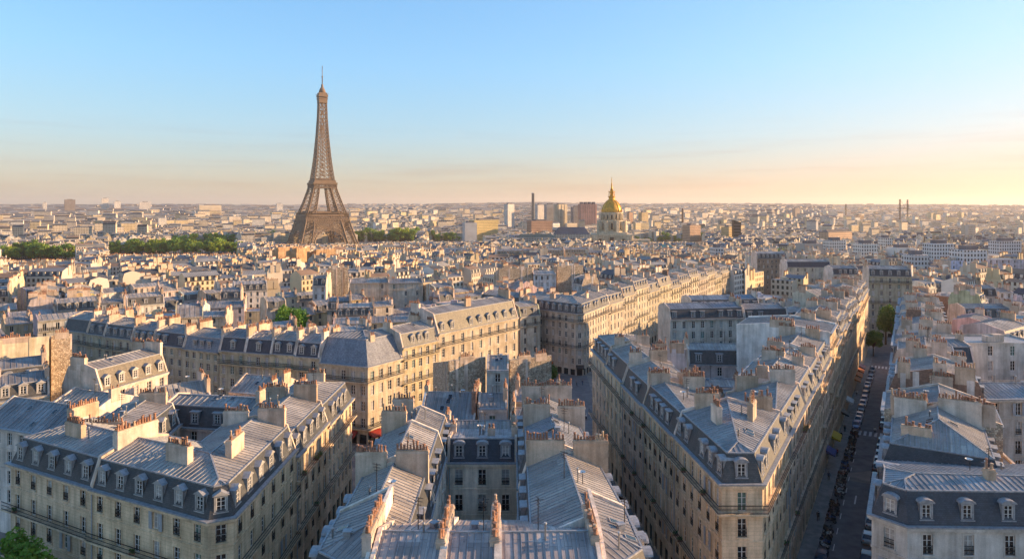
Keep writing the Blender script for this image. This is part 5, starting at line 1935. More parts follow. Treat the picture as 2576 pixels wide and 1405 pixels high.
strip_sheet("road", (12, 148), (16, 226), -10, 9, 0.004, 'road_skin', "open asphalt crossing beyond the narrow streets")
strip_sheet("road", (-30, 134), (8, 190), -5, 6, 0.008, 'road_skin', "dark street in front of the sunlit row")


def on_street(t, off, lift=0.0):
    x, y = N2[0] + SD[0] * t + SR[0] * off, N2[1] + SD[1] * t + SR[1] * off
    return (x, y, gz(y) + lift)


HEAD = math.atan2(SD[1], SD[0])


def paint(name, label, quads, lift=0.012):
    mb = MB()
    for q in quads:
        mb.poly([(x, y, gz(y) + lift) for x, y in q], 'road_paint')
    return tag(mb.build(name), label, kind="structure")


def bar(t0, t1, o0, o1):
    return [on_street(t0, o0)[:2], on_street(t0, o1)[:2], on_street(t1, o1)[:2], on_street(t1, o0)[:2]]


paint("lane_marking", "short white line in the middle of the long street", [bar(51.5, 55.5, 6.0, 6.22)])
paint("crossing_marking", "white zebra crossing on the long street near the shops", [bar(96.5, 100.5, 2.9 + 1.1 * k, 3.45 + 1.1 * k) for k in range(6)])
paint("crossing_marking", "white zebra crossing at the far end of the long street", [bar(190, 194, 2.6 + 1.1 * k, 3.15 + 1.1 * k) for k in range(7)])
paint("crossing_marking", "white zebra crossing in the left narrow street", [[(-28 + 1.4 * k, 113), (-27.3 + 1.4 * k, 113), (-27.3 + 1.4 * k, 116.5), (-28 + 1.4 * k, 116.5)] for k in range(6)])
paint("parking_marking", "white parking line on the left of the long street", [bar(14 + 6 * k, 16.4 + 6 * k, 4.35, 4.47) for k in range(12)])


# ------------------------------------------------------------------ cars and motorbikes
def car_meshes():
    body, glass, wheel, hl, tl = MB(), MB(), MB(), MB(), MB()
    st = [(-2.08, 0.66, 0.42, 0.62), (-2.0, 0.78, 0.25, 0.88), (-1.5, 0.86, 0.20, 0.95), (-0.6, 0.88, 0.20, 0.93), (0.6, 0.88, 0.20, 0.92), (1.1, 0.87, 0.20, 0.88), (1.75, 0.82, 0.22, 0.78), (2.05, 0.68, 0.36, 0.62)]
    def ring(y, w, z0, z1):
        return [(-w * 0.92, y, z0), (-w, y, z0 + 0.22), (-w, y, z1 - 0.12), (-w * 0.88, y, z1), (w * 0.88, y, z1), (w, y, z1 - 0.12), (w, y, z0 + 0.22), (w * 0.92, y, z0)]
    rings = [ring(*s_) for s_ in st]
    for a, b in zip(rings, rings[1:]):
        for i in range(8):
            j = (i + 1) % 8
            body.poly((a[j], a[i], b[i], b[j]), 'paint', smooth=False)
    body.poly(rings[0][::-1][::-1], 'paint')
    body.poly(rings[-1][::-1], 'paint')
    # greenhouse: glass band with a painted roof and pillars
    low = [(-0.80, -1.72, 0.94), (0.80, -1.72, 0.94), (0.80, 0.95, 0.90), (-0.80, 0.95, 0.90)]
    top = [(-0.62, -1.25, 1.42), (0.62, -1.25, 1.42), (0.62, 0.25, 1.44), (-0.62, 0.25, 1.44)]
    for i in range(4):
        j = (i + 1) % 4
        glass.poly((low[i], low[j], top[j], top[i]), 'glass')
        body.beam(low[i], top[i], 0.09, 'paint')
    mid_l, mid_r = ((-0.815, -0.35, 0.93), (-0.645, -0.42, 1.42)), ((0.815, -0.35, 0.93), (0.645, -0.42, 1.42))
    body.beam(*mid_l, 0.08, 'paint')
    body.beam(*mid_r, 0.08, 'paint')
    body.poly([(x * 1.03, y * 1.02, z + 0.005) for x, y, z in top], 'paint')
    body.poly([(x * 1.03, y * 1.02, z + 0.04) for x, y, z in ((-0.5, -1.1, 1.43), (0.5, -1.1, 1.43), (0.5, 0.12, 1.44), (-0.5, 0.12, 1.44))], 'paint')
    n = 14
    for r0, r1, xx, key in ((0.20, 0.32, 0.09, 'rubber'), (0.0, 0.20, 0.075, 'chrome')):
        for i in range(n):
            a, b = 2 * math.pi * i / n, 2 * math.pi * (i + 1) / n
            for s_ in (-1, 1):
                pts = [(s_ * xx, r0 * math.cos(a), r0 * math.sin(a)), (s_ * xx, r1 * math.cos(a), r1 * math.sin(a)), (s_ * xx, r1 * math.cos(b), r1 * math.sin(b)), (s_ * xx, r0 * math.cos(b), r0 * math.sin(b))]
                wheel.poly(pts if s_ < 0 else pts[::-1], key)
            if key == 'rubber':
                wheel.poly([(-xx, r1 * math.cos(a), r1 * math.sin(a)), (xx, r1 * math.cos(a), r1 * math.sin(a)), (xx, r1 * math.cos(b), r1 * math.sin(b)), (-xx, r1 * math.cos(b), r1 * math.sin(b))], key)
    hl.lathe([(0.02, 0), (0.13, 0.02), (0.13, 0.10)], (0, 0, 0), 8, 'lamp_glass')
    tl.box((-0.12, -0.03, -0.08), (0.24, 0, 0), (0, 0.06, 0), (0, 0, 0.16), 'red_paint')
    return dict(body=body.mesh('body'), glass=glass.mesh('window_glass'), wheel=wheel.mesh('wheel'), hl=hl.mesh('headlight'), tl=tl.mesh('tail_light'))


CM = car_meshes()


def make_car(loc, rz, color, label, s=(1, 1, 1)):
    t_ = thing("parked_car", label, "car", loc, "cars parked along the streets", rz)
    t_.scale = s
    link('body', CM['body'], t_, color=color)
    link('window_glass', CM['glass'], t_)
    for x in (-0.80, 0.80):
        for y in (-1.28, 1.32):
            link('wheel', CM['wheel'], t_, (x, y, 0.32))
    for x in (-0.6, 0.6):
        o = link('headlight', CM['hl'], t_, (x, 1.97, 0.58))
        o.rotation_euler = (R(-75), 0, 0)
        link('tail_light', CM['tl'], t_, (x, -2.07, 0.72))
    return t_


def bike_meshes():
    wh, bd, se, hb = MB(), MB(), MB(), MB()
    n = 12
    for i in range(n):
        a, b = 2 * math.pi * i / n, 2 * math.pi * (i + 1) / n
        for r0, r1, xx, key in ((0.2, 0.3, 0.06, 'rubber'), (0.0, 0.2, 0.03, 'chrome')):
            for s_ in (-1, 1):
                wh.poly([(s_ * xx, r0 * math.cos(a), r0 * math.sin(a)), (s_ * xx, r1 * math.cos(a), r1 * math.sin(a)), (s_ * xx, r1 * math.cos(b), r1 * math.sin(b)), (s_ * xx, r0 * math.cos(b), r0 * math.sin(b))], key)
        wh.poly([(-0.06, 0.3 * math.cos(a), 0.3 * math.sin(a)), (0.06, 0.3 * math.cos(a), 0.3 * math.sin(a)), (0.06, 0.3 * math.cos(b), 0.3 * math.sin(b)), (-0.06, 0.3 * math.cos(b), 0.3 * math.sin(b))], 'rubber')
    bd.box((-0.18, -0.75, 0.35), (0.36, 0, 0), (0, 0.75, 0), (0, 0, 0.35), 'paint')
    bd.box((-0.16, -0.05, 0.22), (0.32, 0, 0), (0, 0.5, 0), (0, 0, 0.12), 'paint')
    bd.poly([(-0.2, 0.42, 0.3), (0.2, 0.42, 0.3), (0.16, 0.55, 0.98), (-0.16, 0.55, 0.98)], 'paint')
    bd.poly([(-0.16, 0.55, 0.98), (0.16, 0.55, 0.98), (0.15, 0.66, 0.7), (-0.15, 0.66, 0.7)], 'paint')
    bd.beam((0, 0.5, 0.9), (0, 0.68, 0.3), 0.08, 'chrome')
    bd.beam((0, -0.5, 0.5), (0, -0.62, 0.3), 0.1, 'iron')
    bd.poly([(-0.12, 0.5, 0.98), (0.12, 0.5, 0.98), (0.13, 0.42, 1.25), (-0.13, 0.42, 1.25)], 'glass')
    se.box((-0.15, -0.78, 0.71), (0.3, 0, 0), (0, 0.72, 0.02), (0, 0, 0.1), 'rubber')
    hb.beam((-0.34, 0.38, 1.02), (0.34, 0.38, 1.02), 0.05, 'iron')
    hb.beam((0, 0.38, 1.02), (0, 0.52, 0.85), 0.06, 'iron')
    for x in (-0.3, 0.3):
        hb.beam((x, 0.4, 1.02), (x * 1.25, 0.42, 1.2), 0.03, 'iron')
        hb.box((x * 1.25 - 0.05, 0.41, 1.18), (0.1, 0, 0), (0, 0.02, 0), (0, 0, 0.07), 'chrome')
    return dict(wheel=wh.mesh('wheel'), body=bd.mesh('body'), seat=se.mesh('seat'), bar=hb.mesh('handlebar'))


BM = bike_meshes()


def make_bike(loc, rz, color, label):
    t_ = thing("motorbike", label, "motorbike", loc, "motorbikes parked along the long street", rz)
    link('body', BM['body'], t_, color=color)
    link('seat', BM['seat'], t_)
    link('handlebar', BM['bar'], t_)
    for y in (-0.62, 0.68):
        link('wheel', BM['wheel'], t_, (0, y, 0.3))


rv = random.Random(11)
CC = [("black", (0.012, 0.012, 0.014)), ("dark grey", (0.045, 0.047, 0.05)), ("navy", (0.012, 0.022, 0.06)), ("silver", (0.34, 0.35, 0.36)), ("white", (0.62, 0.62, 0.6)), ("blue", (0.03, 0.08, 0.22)), ("dark red", (0.12, 0.015, 0.012)), ("beige", (0.30, 0.26, 0.20))]
right_cars = [(20.5, 4), (25.8, 1), (31.0, 0), (38.2, 3), (44.0, 4), (49.6, 7), (56.0, 1), (64.5, 0), (71.0, 6), (76.0, 4), (80.8, 3), (85.5, 0), (91, 1), (106, 0), (111.5, 2), (118, 4), (123.5, 1), (130, 3), (137, 0), (143, 4), (150, 2), (156, 0), (163, 3), (170, 1), (178, 4)]
for i, (t_, c) in enumerate(right_cars):
    big = rv.random() < 0.2
    make_car(on_street(t_, 8.95 + rv.uniform(-0.1, 0.1), 0.005), HEAD - R(90) + rv.uniform(-0.03, 0.03), CC[c][1],
             "%s %s car, %s from near end, right kerb of the long street" % (CC[c][0], "tall" if big else "low", ORD[i]), (1, 1.05 if big else 1, 1.15 if big else 1))
left_cars = [(20.5, 1), (27.5, 2), (103, 5), (108.5, 3), (113, 4), (122, 0), (128, 4), (134, 3), (141, 1), (148, 0), (155, 4), (161, 2), (168, 3), (176, 0), (183, 1)]
for i, (t_, c) in enumerate(left_cars):
    make_car(on_street(t_, 3.3 + rv.uniform(-0.1, 0.1), 0.005), HEAD + R(90) + rv.uniform(-0.03, 0.03), CC[c][1],
             "%s car, %s from near end, left kerb of the long street" % (CC[c][0], ORD[i]))
k = 0
t_ = 32.5
while t_ < 98:
    c = rv.choice((0, 1, 2, 5, 3, 3, 4, 7, 6))
    make_bike(on_street(t_, 3.35 + rv.uniform(-0.25, 0.25), 0.005), HEAD + R(rv.choice((-90, 90))) + R(58) + rv.uniform(-0.25, 0.25), CC[c][1],
              "%s motorbike parked aslant, %s from near end of its row, long street" % (CC[c][0], ORD[k]))
    k += 1
    t_ += rv.uniform(1.0, 1.9) if rv.random() < 0.8 else 3.6
for i, (x, y, rz, c) in enumerate([(-26.4, 118, 0.2, 0), (-20.5, 110.5, 0.0, 4), (-27.6, 96, 0.0, 1), (9.4, 158, 0.9, 0), (17, 172, 1.4, 2), (20.0, 96, 0.08, 1), (19.4, 103, 0.08, 0), (18.6, 119, 0.08, 3), (16.4, 128, 0.05, 0)]):
    make_car((x, y, gz(y) + 0.02 if abs(x) > 25 or y > 100 else 0.02), rz, CC[c][1], "%s car in the narrow streets, %s" % (CC[c][0], [
        "by the left crossing", "just short of the left crossing", "along the left narrow street", "below the rubble gables", "on the open crossing", "nearest on the street right of the centre block",
        "second on the street right of the centre block", "third on the street right of the centre block", "farthest on the street right of the centre block"][i]))


# awnings
def awning(loc, rz, w, key, label):
    mb = MB()
    d = 1.7
    n = 6
    for i in range(n):
        x0, x1 = -w / 2 + w * i / n, -w / 2 + w * (i + 1) / n
        mb.poly([(x0, 0, 0.9), (x0, -d, 0.1), (x1, -d, 0.1), (x1, 0, 0.9)], key)
        mb.poly([(x0, -d, 0.1), (x0, -d, -0.22 - 0.05 * (i % 2)), (x1, -d, -0.22 - 0.05 * (i % 2)), (x1, -d, 0.1)], key)
    for s_ in (-1, 1):
        pts = [(s_ * w / 2, 0, 0.9), (s_ * w / 2, -d, 0.1), (s_ * w / 2, -d, -0.2), (s_ * w / 2, 0, 0.3)]
        mb.poly(pts, key)
        mb.beam((s_ * w / 2, 0, 0.2), (s_ * w / 2, -d, 0.05), 0.05, 'iron')
    o = mb.build('awning', loc=loc)
    o.rotation_euler = (0, 0, rz)
    return tag(o, label, "awning", "shop awnings")


for t_, key, w, lb in ((81, 'yellow_cloth', 4.5, "bright yellow awning over the pavement, left side of the long street"), (69, 'blue_cloth', 3.6, "dark blue awning nearest the camera on the long street"),
                       (150, 'orange_cloth', 4, "first orange awning far up the long street"), (158, 'orange_cloth', 5, "second orange awning far up the long street"), (166, 'orange_cloth', 4, "third orange awning far up the long street"),
                       (174, 'red_paint', 5, "red awning by the small street tree, far up the long street"), (119, 'white_cloth', 4, "dirty white awning half-way up the long street"), (104, 'iron', 3, "black awning beside the zebra crossing")):
    p = on_street(t_, -0.02)
    awning((p[0], p[1], p[2] + 2.8), HEAD, w, key, lb)
for x, y, key, lb in ((-30.8, 151.2, 'red_paint', "red awning at the foot of the cream corner house, beyond the left crossing"), (-36, 151.0, 'red_paint', "dark red awning left of the corner, beyond the left crossing"),
                      (-28.3, 154.9, 'iron', "black awning round the corner from the red one, beyond the left crossing")):
    rz = math.atan2(-4.4, 12) if x < -31.5 else math.atan2(9, 6.2)
    awning((x, y, 1.0), rz, 3.4, key, lb)
awning((22.7, 226.3, -2.2), 0.05, 2.6, 'iron', "black awning over the corner door of the big corner house")
awning((12.5, 233.5, -2.4), math.atan2(-16, 18.7), 4.4, 'orange_cloth', "red-orange cafe awning at the crossing before the big corner house")


# ------------------------------------------------------------------ people in the streets
def person_mesh(walk, top, trousers):
    key = ('person', walk, top)
    if key in MESH:
        return MESH[key]
    s_ = 0.20 if walk else 0.06
    V = [(0, 0, 0.95), (0, 0.0, 1.15), (0, 0.01, 1.38), (0, 0.02, 1.50), (0, 0.03, 1.62), (0, 0.02, 1.72)]
    rad = [(0.155, 0.11), (0.14, 0.10), (0.17, 0.11), (0.055, 0.055), (0.085, 0.10), (0.07, 0.085)]
    E = [(0, 1), (1, 2), (2, 3), (3, 4), (4, 5)]
    for sd in (-1, 1):
        b = len(V)
        V += [(sd * 0.10, 0, 0.88), (sd * 0.10, sd * s_ * 0.6 + 0.03, 0.48), (sd * 0.10, sd * s_ - 0.02, 0.09), (sd * 0.11, sd * s_ + 0.13, 0.04)]
        rad += [(0.095, 0.10), (0.062, 0.065), (0.045, 0.05), (0.04, 0.035)]
        E += [(0, b), (b, b + 1), (b + 1, b + 2), (b + 2, b + 3)]
        b = len(V)
        V += [(sd * 0.20, 0, 1.40), (sd * 0.25, -sd * s_ * 0.5, 1.12), (sd * 0.25, -sd * s_ * 0.9 + 0.06, 0.88), (sd * 0.25, -sd * s_ * 0.95 + 0.09, 0.78)]
        rad += [(0.06, 0.06), (0.045, 0.045), (0.034, 0.034), (0.03, 0.035)]
        E += [(2, b), (b, b + 1), (b + 1, b + 2), (b + 2, b + 3)]
    me = bpy.data.meshes.new('person_frame')
    me.from_pydata(V, E, [])
    o = bpy.data.objects.new('person_frame', me)
    COL.objects.link(o)
    md = o.modifiers.new('skin', 'SKIN')
    for i, r_ in enumerate(rad):
        me.skin_vertices[0].data[i].radius = r_
    me.skin_vertices[0].data[0].use_root = True
    o.modifiers.new('sub', 'SUBSURF').levels = 1
    dg = bpy.context.evaluated_depsgraph_get()
    out = bpy.data.meshes.new_from_object(o.evaluated_get(dg))
    bpy.data.objects.remove(o)
    out.materials.clear()
    for kk in ('skin', top, trousers, 'hair'):
        out.materials.append(M[kk])
    for p in out.polygons:
        z, x = p.center.z, abs(p.center.x)
        p.material_index = 3 if z > 1.66 or (z > 1.58 and p.center.y < 0) else 0 if z > 1.47 or (x > 0.2 and z < 0.86) else 1 if z > 0.94 else 3 if z < 0.09 else 2
        p.use_smooth = True
    MESH[key] = out
    return out


mat_simple('navy_cloth', (0.02, 0.03, 0.07), 0.9)
mat_simple('dark_cloth', (0.018, 0.018, 0.02), 0.9)
mat_simple('denim', (0.05, 0.08, 0.15), 0.9)
folk = [(96.8, 1.2, 'dark_cloth', 'dark_cloth', 1, "person in black walking on the left pavement by the zebra crossing"), (98.0, 4.2, 'navy_cloth', 'denim', 1, "person in navy stepping over the zebra crossing"),
        (99.0, 7.4, 'white_cloth', 'dark_cloth', 1, "person in white top on the right half of the zebra crossing"), (90, 1.0, 'dark_cloth', 'denim', 1, "person in dark jacket and jeans on the left pavement below the crossing"),
        (76, 1.3, 'red_paint', 'dark_cloth', 1, "person in red top on the left pavement near the yellow awning"), (60, 1.2, 'navy_cloth', 'dark_cloth', 0, "person in navy standing on the left pavement beside the motorbikes"),
        (41, 1.4, 'dark_cloth', 'dark_cloth', 1, "person in dark clothes walking on the nearest stretch of left pavement"), (140, 1.1, 'white_cloth', 'denim', 1, "person in white far up the left pavement")]
for t_, off_, a, b, wk, lb in folk:
    o = link('person', person_mesh(wk, a, b), None, on_street(t_, off_, 0.13 if off_ < 2.3 else 0.012), rz=HEAD + R(rv.choice((-90, 90))))
    tag(o, lb, "person", "people in the street")
for x, y, a, b, lb in ((12.0, 150, 'white_cloth', 'dark_cloth', "person in white at the open crossing, leftmost"), (14.5, 153, 'dark_cloth', 'denim', "person in black and jeans at the open crossing"),
                       (16.0, 146, 'navy_cloth', 'dark_cloth', "person in navy near the end of the narrow street"), (13.2, 162, 'red_paint', 'denim', "person in red on the open crossing"),
                       (18, 206, 'white_cloth', 'denim', "person in white before the big corner house"), (20, 209, 'dark_cloth', 'dark_cloth', "person in black before the big corner house"),
                       (22, 211, 'navy_cloth', 'denim', "person in navy before the big corner house"), (16, 211, 'red_paint', 'dark_cloth', "person in red before the big corner house")):
    o = link('person', person_mesh(1, a, b), None, (x, y, gz(y) + 0.02), rz=rv.uniform(0, 6))
    tag(o, lb, "person", "people in the street")


# ------------------------------------------------------------------ trees
def tree_meshes(n_leaf, leaf, seed, clumps=16, wide=1.0, zc=0.64, zr=0.27):
    """unit tree: 1 high; crown of small leaf faces in clumps, tapered trunk with limbs"""
    r_ = random.Random(seed)
    cr, tr = MB(), MB()
    cs = []
    for i in range(clumps):
        a, u = r_.uniform(0, 6.28), r_.uniform(-1, 1)
        rr = r_.uniform(0.35, 1.0) ** 0.6
        c = (0.30 * wide * rr * math.cos(a) * math.sqrt(1 - u * u * 0.7), 0.30 * wide * rr * math.sin(a) * math.sqrt(1 - u * u * 0.7), zc + zr * u * rr)
        cs.append((Vector(c), r_.uniform(0.09, 0.16)))
    cs.append((Vector((0, 0, 0.66)), 0.2))
    for c, rad in cs:
        for i in range(n_leaf // len(cs)):
            d = Vector((r_.gauss(0, 1), r_.gauss(0, 1), r_.gauss(0, 1) * 0.8)).normalized()
            p = c + d * rad * r_.uniform(0.55, 1.1)
            x = Vector((r_.gauss(0, 1), r_.gauss(0, 1), r_.gauss(0, 0.6))).normalized()
            y = (d + Vector((r_.gauss(0, 0.5), r_.gauss(0, 0.5), r_.gauss(0, 0.5) + 0.3))).cross(x)
            if y.length < 1e-3:
                continue
            y.normalize()
            s_ = leaf * r_.uniform(0.6, 1.3)
            cr.poly([p - x * s_, p + y * s_ * 0.7, p + x * s_, p - y * s_ * 0.7], 'leaves')
    tr.beam((0, 0, -0.03), (0, 0, 0.45), 0.045, 'bark', 0.03)
    for c, rad in cs[:8]:
        tr.beam((0, 0, r_.uniform(0.3, 0.45)), c, 0.022, 'bark', 0.008)
    return cr.mesh('crown'), tr.mesh('trunk')


TREE_NEAR = [tree_meshes(9000, 0.018, 1, 26, 1.05), tree_meshes(5200, 0.022, 2, 20, 0.9)]
TREE_FAR = [tree_meshes(1000, 0.05, 3 + k, 14, 1.3, 0.52, 0.36) for k in range(4)]


def tree(x, y, h, label, col, proto, group=None, rz=0.0, wide=1.0, z=None):
    t_ = thing("leafy_tree", label, "tree", (x, y, gz(y) if z is None else z), group, rz)
    t_.scale = (h * wide, h * wide, h)
    link('crown', proto[0], t_, color=col)
    link('trunk', proto[1], t_)
    return t_


G1, G2, G3 = (2.1, 1.75, 1.3), (1.35, 1.3, 1.15), (2.9, 2.0, 1.0)
tree(-57.4, 74.6, 15.6, "bright green leafy tree against the facade, bottom-left corner", (1.6, 1.5, 1.0), TREE_NEAR[0], wide=0.9)
tree(-79.0, 240.0, 22.5, "round dark green tree among the houses left of centre", (1.2, 1.35, 0.8), TREE_NEAR[0], rz=1.0, wide=0.85)
tree(152.5, 270.0, 19.0, "tall dark green street tree at the far end of the long street", (0.7, 0.8, 0.65), TREE_NEAR[1], wide=0.8)
tree(156.5, 283.0, 17.0, "second dark street tree right behind the tall one at the street's end", (0.65, 0.75, 0.6), TREE_NEAR[1], rz=2.0, wide=0.8)
tree(138.5, 259.0, 10.5, "small green tree on the left pavement at the far end of the long street", (0.8, 0.95, 0.7), TREE_NEAR[1], rz=1.0)
tree(11.0, 206.0, 8.0, "small dark tree at the crossing below the big corner house", (0.7, 0.85, 0.7), TREE_NEAR[1], rz=0.6)
tree(345.0, 872.0, 19.0, "pale green round tree standing alone right of the golden dome", (1.5, 1.4, 0.9), TREE_FAR[1], wide=0.9)
tree(214.0, 352.0, 14.0, "small green tree among white houses near the right edge", (0.85, 0.95, 0.8), TREE_NEAR[1], rz=2.2, wide=1.1)
tl_ = random.Random(6)
TREES.sort(key=lambda q: (round(q[1] / 60), q[0]))
for i, (x, y, h) in enumerate(TREES):
    pal = tl_.random()
    left = "left of" if x < -351 - 20 else "right of"
    sx = 1288 + 1700 * x / y
    if sx < 230: w_ = "at the left edge of the wooded strip"
    elif sx < 610: w_ = "in the avenue of trees left of the iron tower"
    elif sx < 760: w_ = "close by the left foot of the iron tower"
    elif sx < 1060: w_ = "close by the right foot of the iron tower"
    elif sx < 1400: w_ = "between the iron tower and the golden dome"
    elif sx < 1900: w_ = "just right of the golden dome"
    else: w_ = "in the distant grove on the right"
    kind, c = (("yellow-green", G3) if pal > 0.62 else ("mid green", G1) if pal > 0.25 else ("dark green", G2))
    f = tl_.uniform(0.85, 1.15)
    tree(x, y, h, "%s leafy tree %s" % (kind, w_), (c[0] * f, c[1] * f, c[2] * f), TREE_FAR[i % 4], group="%s trees %s" % (kind, w_), rz=tl_.uniform(0, 6), wide=tl_.uniform(0.9, 1.2), z=gz(y, x))


# ------------------------------------------------------------------ the iron lattice tower
TX, TY = -351.0, 1250.0
TB = gz(TY, TX)
tower = thing("lattice_tower", "tall brown iron lattice tower with two platforms rising over the city", "tower", (TX, TY, TB), rz=R(45 - 15.6 + 1.5))
PROF = [(0, 53.0), (20, 46.5), (40, 41), (57, 36.5), (80, 28.5), (100, 22.5), (116, 18.6), (140, 15.3), (163, 12.7), (200, 9.6), (237, 7.4), (270, 6.4)]
LEGW = [(0, 18.5), (57, 14.5), (116, 9.8), (163, 8.4), (190, 7.5), (270, 6.4)]


def interp(tab, z):
    for (a, b), (c, d) in zip(tab, tab[1:]):
        if z <= c:
            return b + (d - b) * (z - a) / (c - a)
    return tab[-1][1]


def lattice_face(mb, A0, B0, A1, B1, w):
    """X-braced panel between chord points at two levels"""
    A0, B0, A1, B1 = map(Vector, (A0, B0, A1, B1))
    mb.beam(A0, B1, w, 'tower_iron')
    mb.beam(B0, A1, w, 'tower_iron')
    mb.beam(A1, B1, w, 'tower_iron')


def leg_corners(z, sx, sy):
    h, w = interp(PROF, z), min(interp(LEGW, z), interp(PROF, z))
    xs, ys_ = (sx * h, sx * (h - w)), (sy * h, sy * (h - w))
    return [(xs[0], ys_[0], z), (xs[1], ys_[0], z), (xs[1], ys_[1], z), (xs[0], ys_[1], z)]


for sx in (-1, 1):
    for sy in (-1, 1):
        mb = MB()
        zs = [0, 8, 16, 24, 32, 40, 48, 57, 65, 72, 79, 86, 93, 100, 108, 116]
        for z0, z1 in zip(zs, zs[1:]):
            c0, c1 = leg_corners(z0, sx, sy), leg_corners(z1, sx, sy)
            for i in range(4):
                j = (i + 1) % 4
                mb.beam(c0[i], c1[i], 1.9 if z0 < 57 else 1.5, 'tower_iron')
                lattice_face(mb, c0[i], c0[j], c1[i], c1[j], 0.75)
        mb.cbox((sx * 43, sy * 39, -3), (24, 24, 6), 'concrete')
        mb.build('leg', tower)
# upper shaft
mb = MB()
zs = [116 + 7.0 * k for k in range(23)]
for z0, z1 in zip(zs, zs[1:]):
    h0, h1 = interp(PROF, z0), interp(PROF, z1)
    w0, w1 = min(interp(LEGW, z0), h0), min(interp(LEGW, z1), h1)
    for rx in range(4):
        ca, sa = math.cos(rx * math.pi / 2), math.sin(rx * math.pi / 2)
        def T(u, h, z):
            return (ca * u - sa * -h, sa * u + ca * -h, z)
        for a0, a1, b0, b1 in ((-h0, -h1, -h0 + w0, -h1 + w1), (h0 - w0, h1 - w1, h0, h1)):
            mb.beam(T(a0, h0, z0), T(a1, h1, z1), 1.15, 'tower_iron')
            if w0 < h0 - 0.3:
                mb.beam(T(b0, h0, z0), T(b1, h1, z1), 0.8, 'tower_iron')
            m0, m1 = (a0 + b0) / 2, (a1 + b1) / 2
            zm = (z0 + z1) / 2
            am, bm, hm = (a0 + a1) / 2, (b0 + b1) / 2, (h0 + h1) / 2
            lattice_face(mb, T(a0, h0, z0), T(b0, h0, z0), T(a1, h1, z1), T(b1, h1, z1), 0.6)
        if h0 - w0 > 1.0:
            lattice_face(mb, T(-h0 + w0, h0, z0), T(h0 - w0, h0, z0), T(-h1 + w1, h1, z1), T(h1 - w1, h1, z1), 0.9)
            mb.beam(T(0, h0, z0), T(0, h1, z1), 0.9, 'tower_iron')
        mb.beam(T(h0, h0, z0), T(h1, h1, z1), 1.2, 'tower_iron')
    if int(z0) % 14 < 7:
        mb.cbox((0, 0, z0), (1.6, 1.6, 7.2), 'tower_iron')
mb.build('shaft', tower)
# platforms
mb = MB()
for z, h, t_ in ((43.5, 39.6, 2.0), (55.0, 38.5, 3.2), (60.5, 36.8, 0.9)):
    for rx in range(4):
        ca, sa = math.cos(rx * math.pi / 2), math.sin(rx * math.pi / 2)
        mb.box((ca * -h - sa * -h, sa * -h + ca * -h, z), (ca * 2 * h, sa * 2 * h, 0), (-sa * 9, ca * 9, 0), (0, 0, t_), 'tower_iron')
h0, h1 = 39.4, 38.4
for rx in range(4):
    ca, sa = math.cos(rx * math.pi / 2), math.sin(rx * math.pi / 2)
    n = 26
    for i in range(n):
        u0, u1 = -h0 + 2 * h0 * i / n, -h0 + 2 * h0 * (i + 1) / n
        for a, b in (((u0, h0, 45.5), (u1, h1, 55)), ((u1, h0, 45.5), (u0, h1, 55)), ((u0, h0, 45.5), (u0, h1, 55))):
            mb.beam((ca * a[0] + sa * a[1], sa * a[0] - ca * a[1], a[2]), (ca * b[0] + sa * b[1], sa * b[0] - ca * b[1], b[2]), 0.9, 'tower_iron')
        mb.beam((ca * u0 + sa * h1, sa * u0 - ca * h1, 58), (ca * u0 + sa * h1, sa * u0 - ca * h1, 61), 0.5, 'tower_iron')
    mb.box((ca * -26 - sa * -30, sa * -26 + ca * -30, 58.2), (ca * 52, sa * 52, 0), (-sa * 8, ca * 8, 0), (0, 0, 5.5), 'tower_iron')
mb.build('first_platform', tower)
mb = MB()
mb.cbox((0, 0, 106.0), (43, 43, 1.8), 'tower_iron')
mb.cbox((0, 0, 113.4), (44.5, 44.5, 2.8), 'tower_iron')
mb.cbox((0, 0, 116.3), (40, 40, 4.0), 'tower_iron')
for rx in range(4):
    ca, sa = math.cos(rx * math.pi / 2), math.sin(rx * math.pi / 2)
    for i in range(15):
        u = -21 + 3 * i
        for a, b in (((u, 21.4, 107.8), (min(u + 3, 21), 21.8, 113.4)), ((min(u + 3, 21), 21.4, 107.8), (u, 21.8, 113.4))):
            mb.beam((ca * a[0] + sa * a[1], sa * a[0] - ca * a[1], a[2]), (ca * b[0] + sa * b[1], sa * b[0] - ca * b[1], b[2]), 0.7, 'tower_iron')
mb.cbox((0, 0, 120.3), (33, 33, 3.5), 'tower_iron')
mb.build('second_platform', tower)
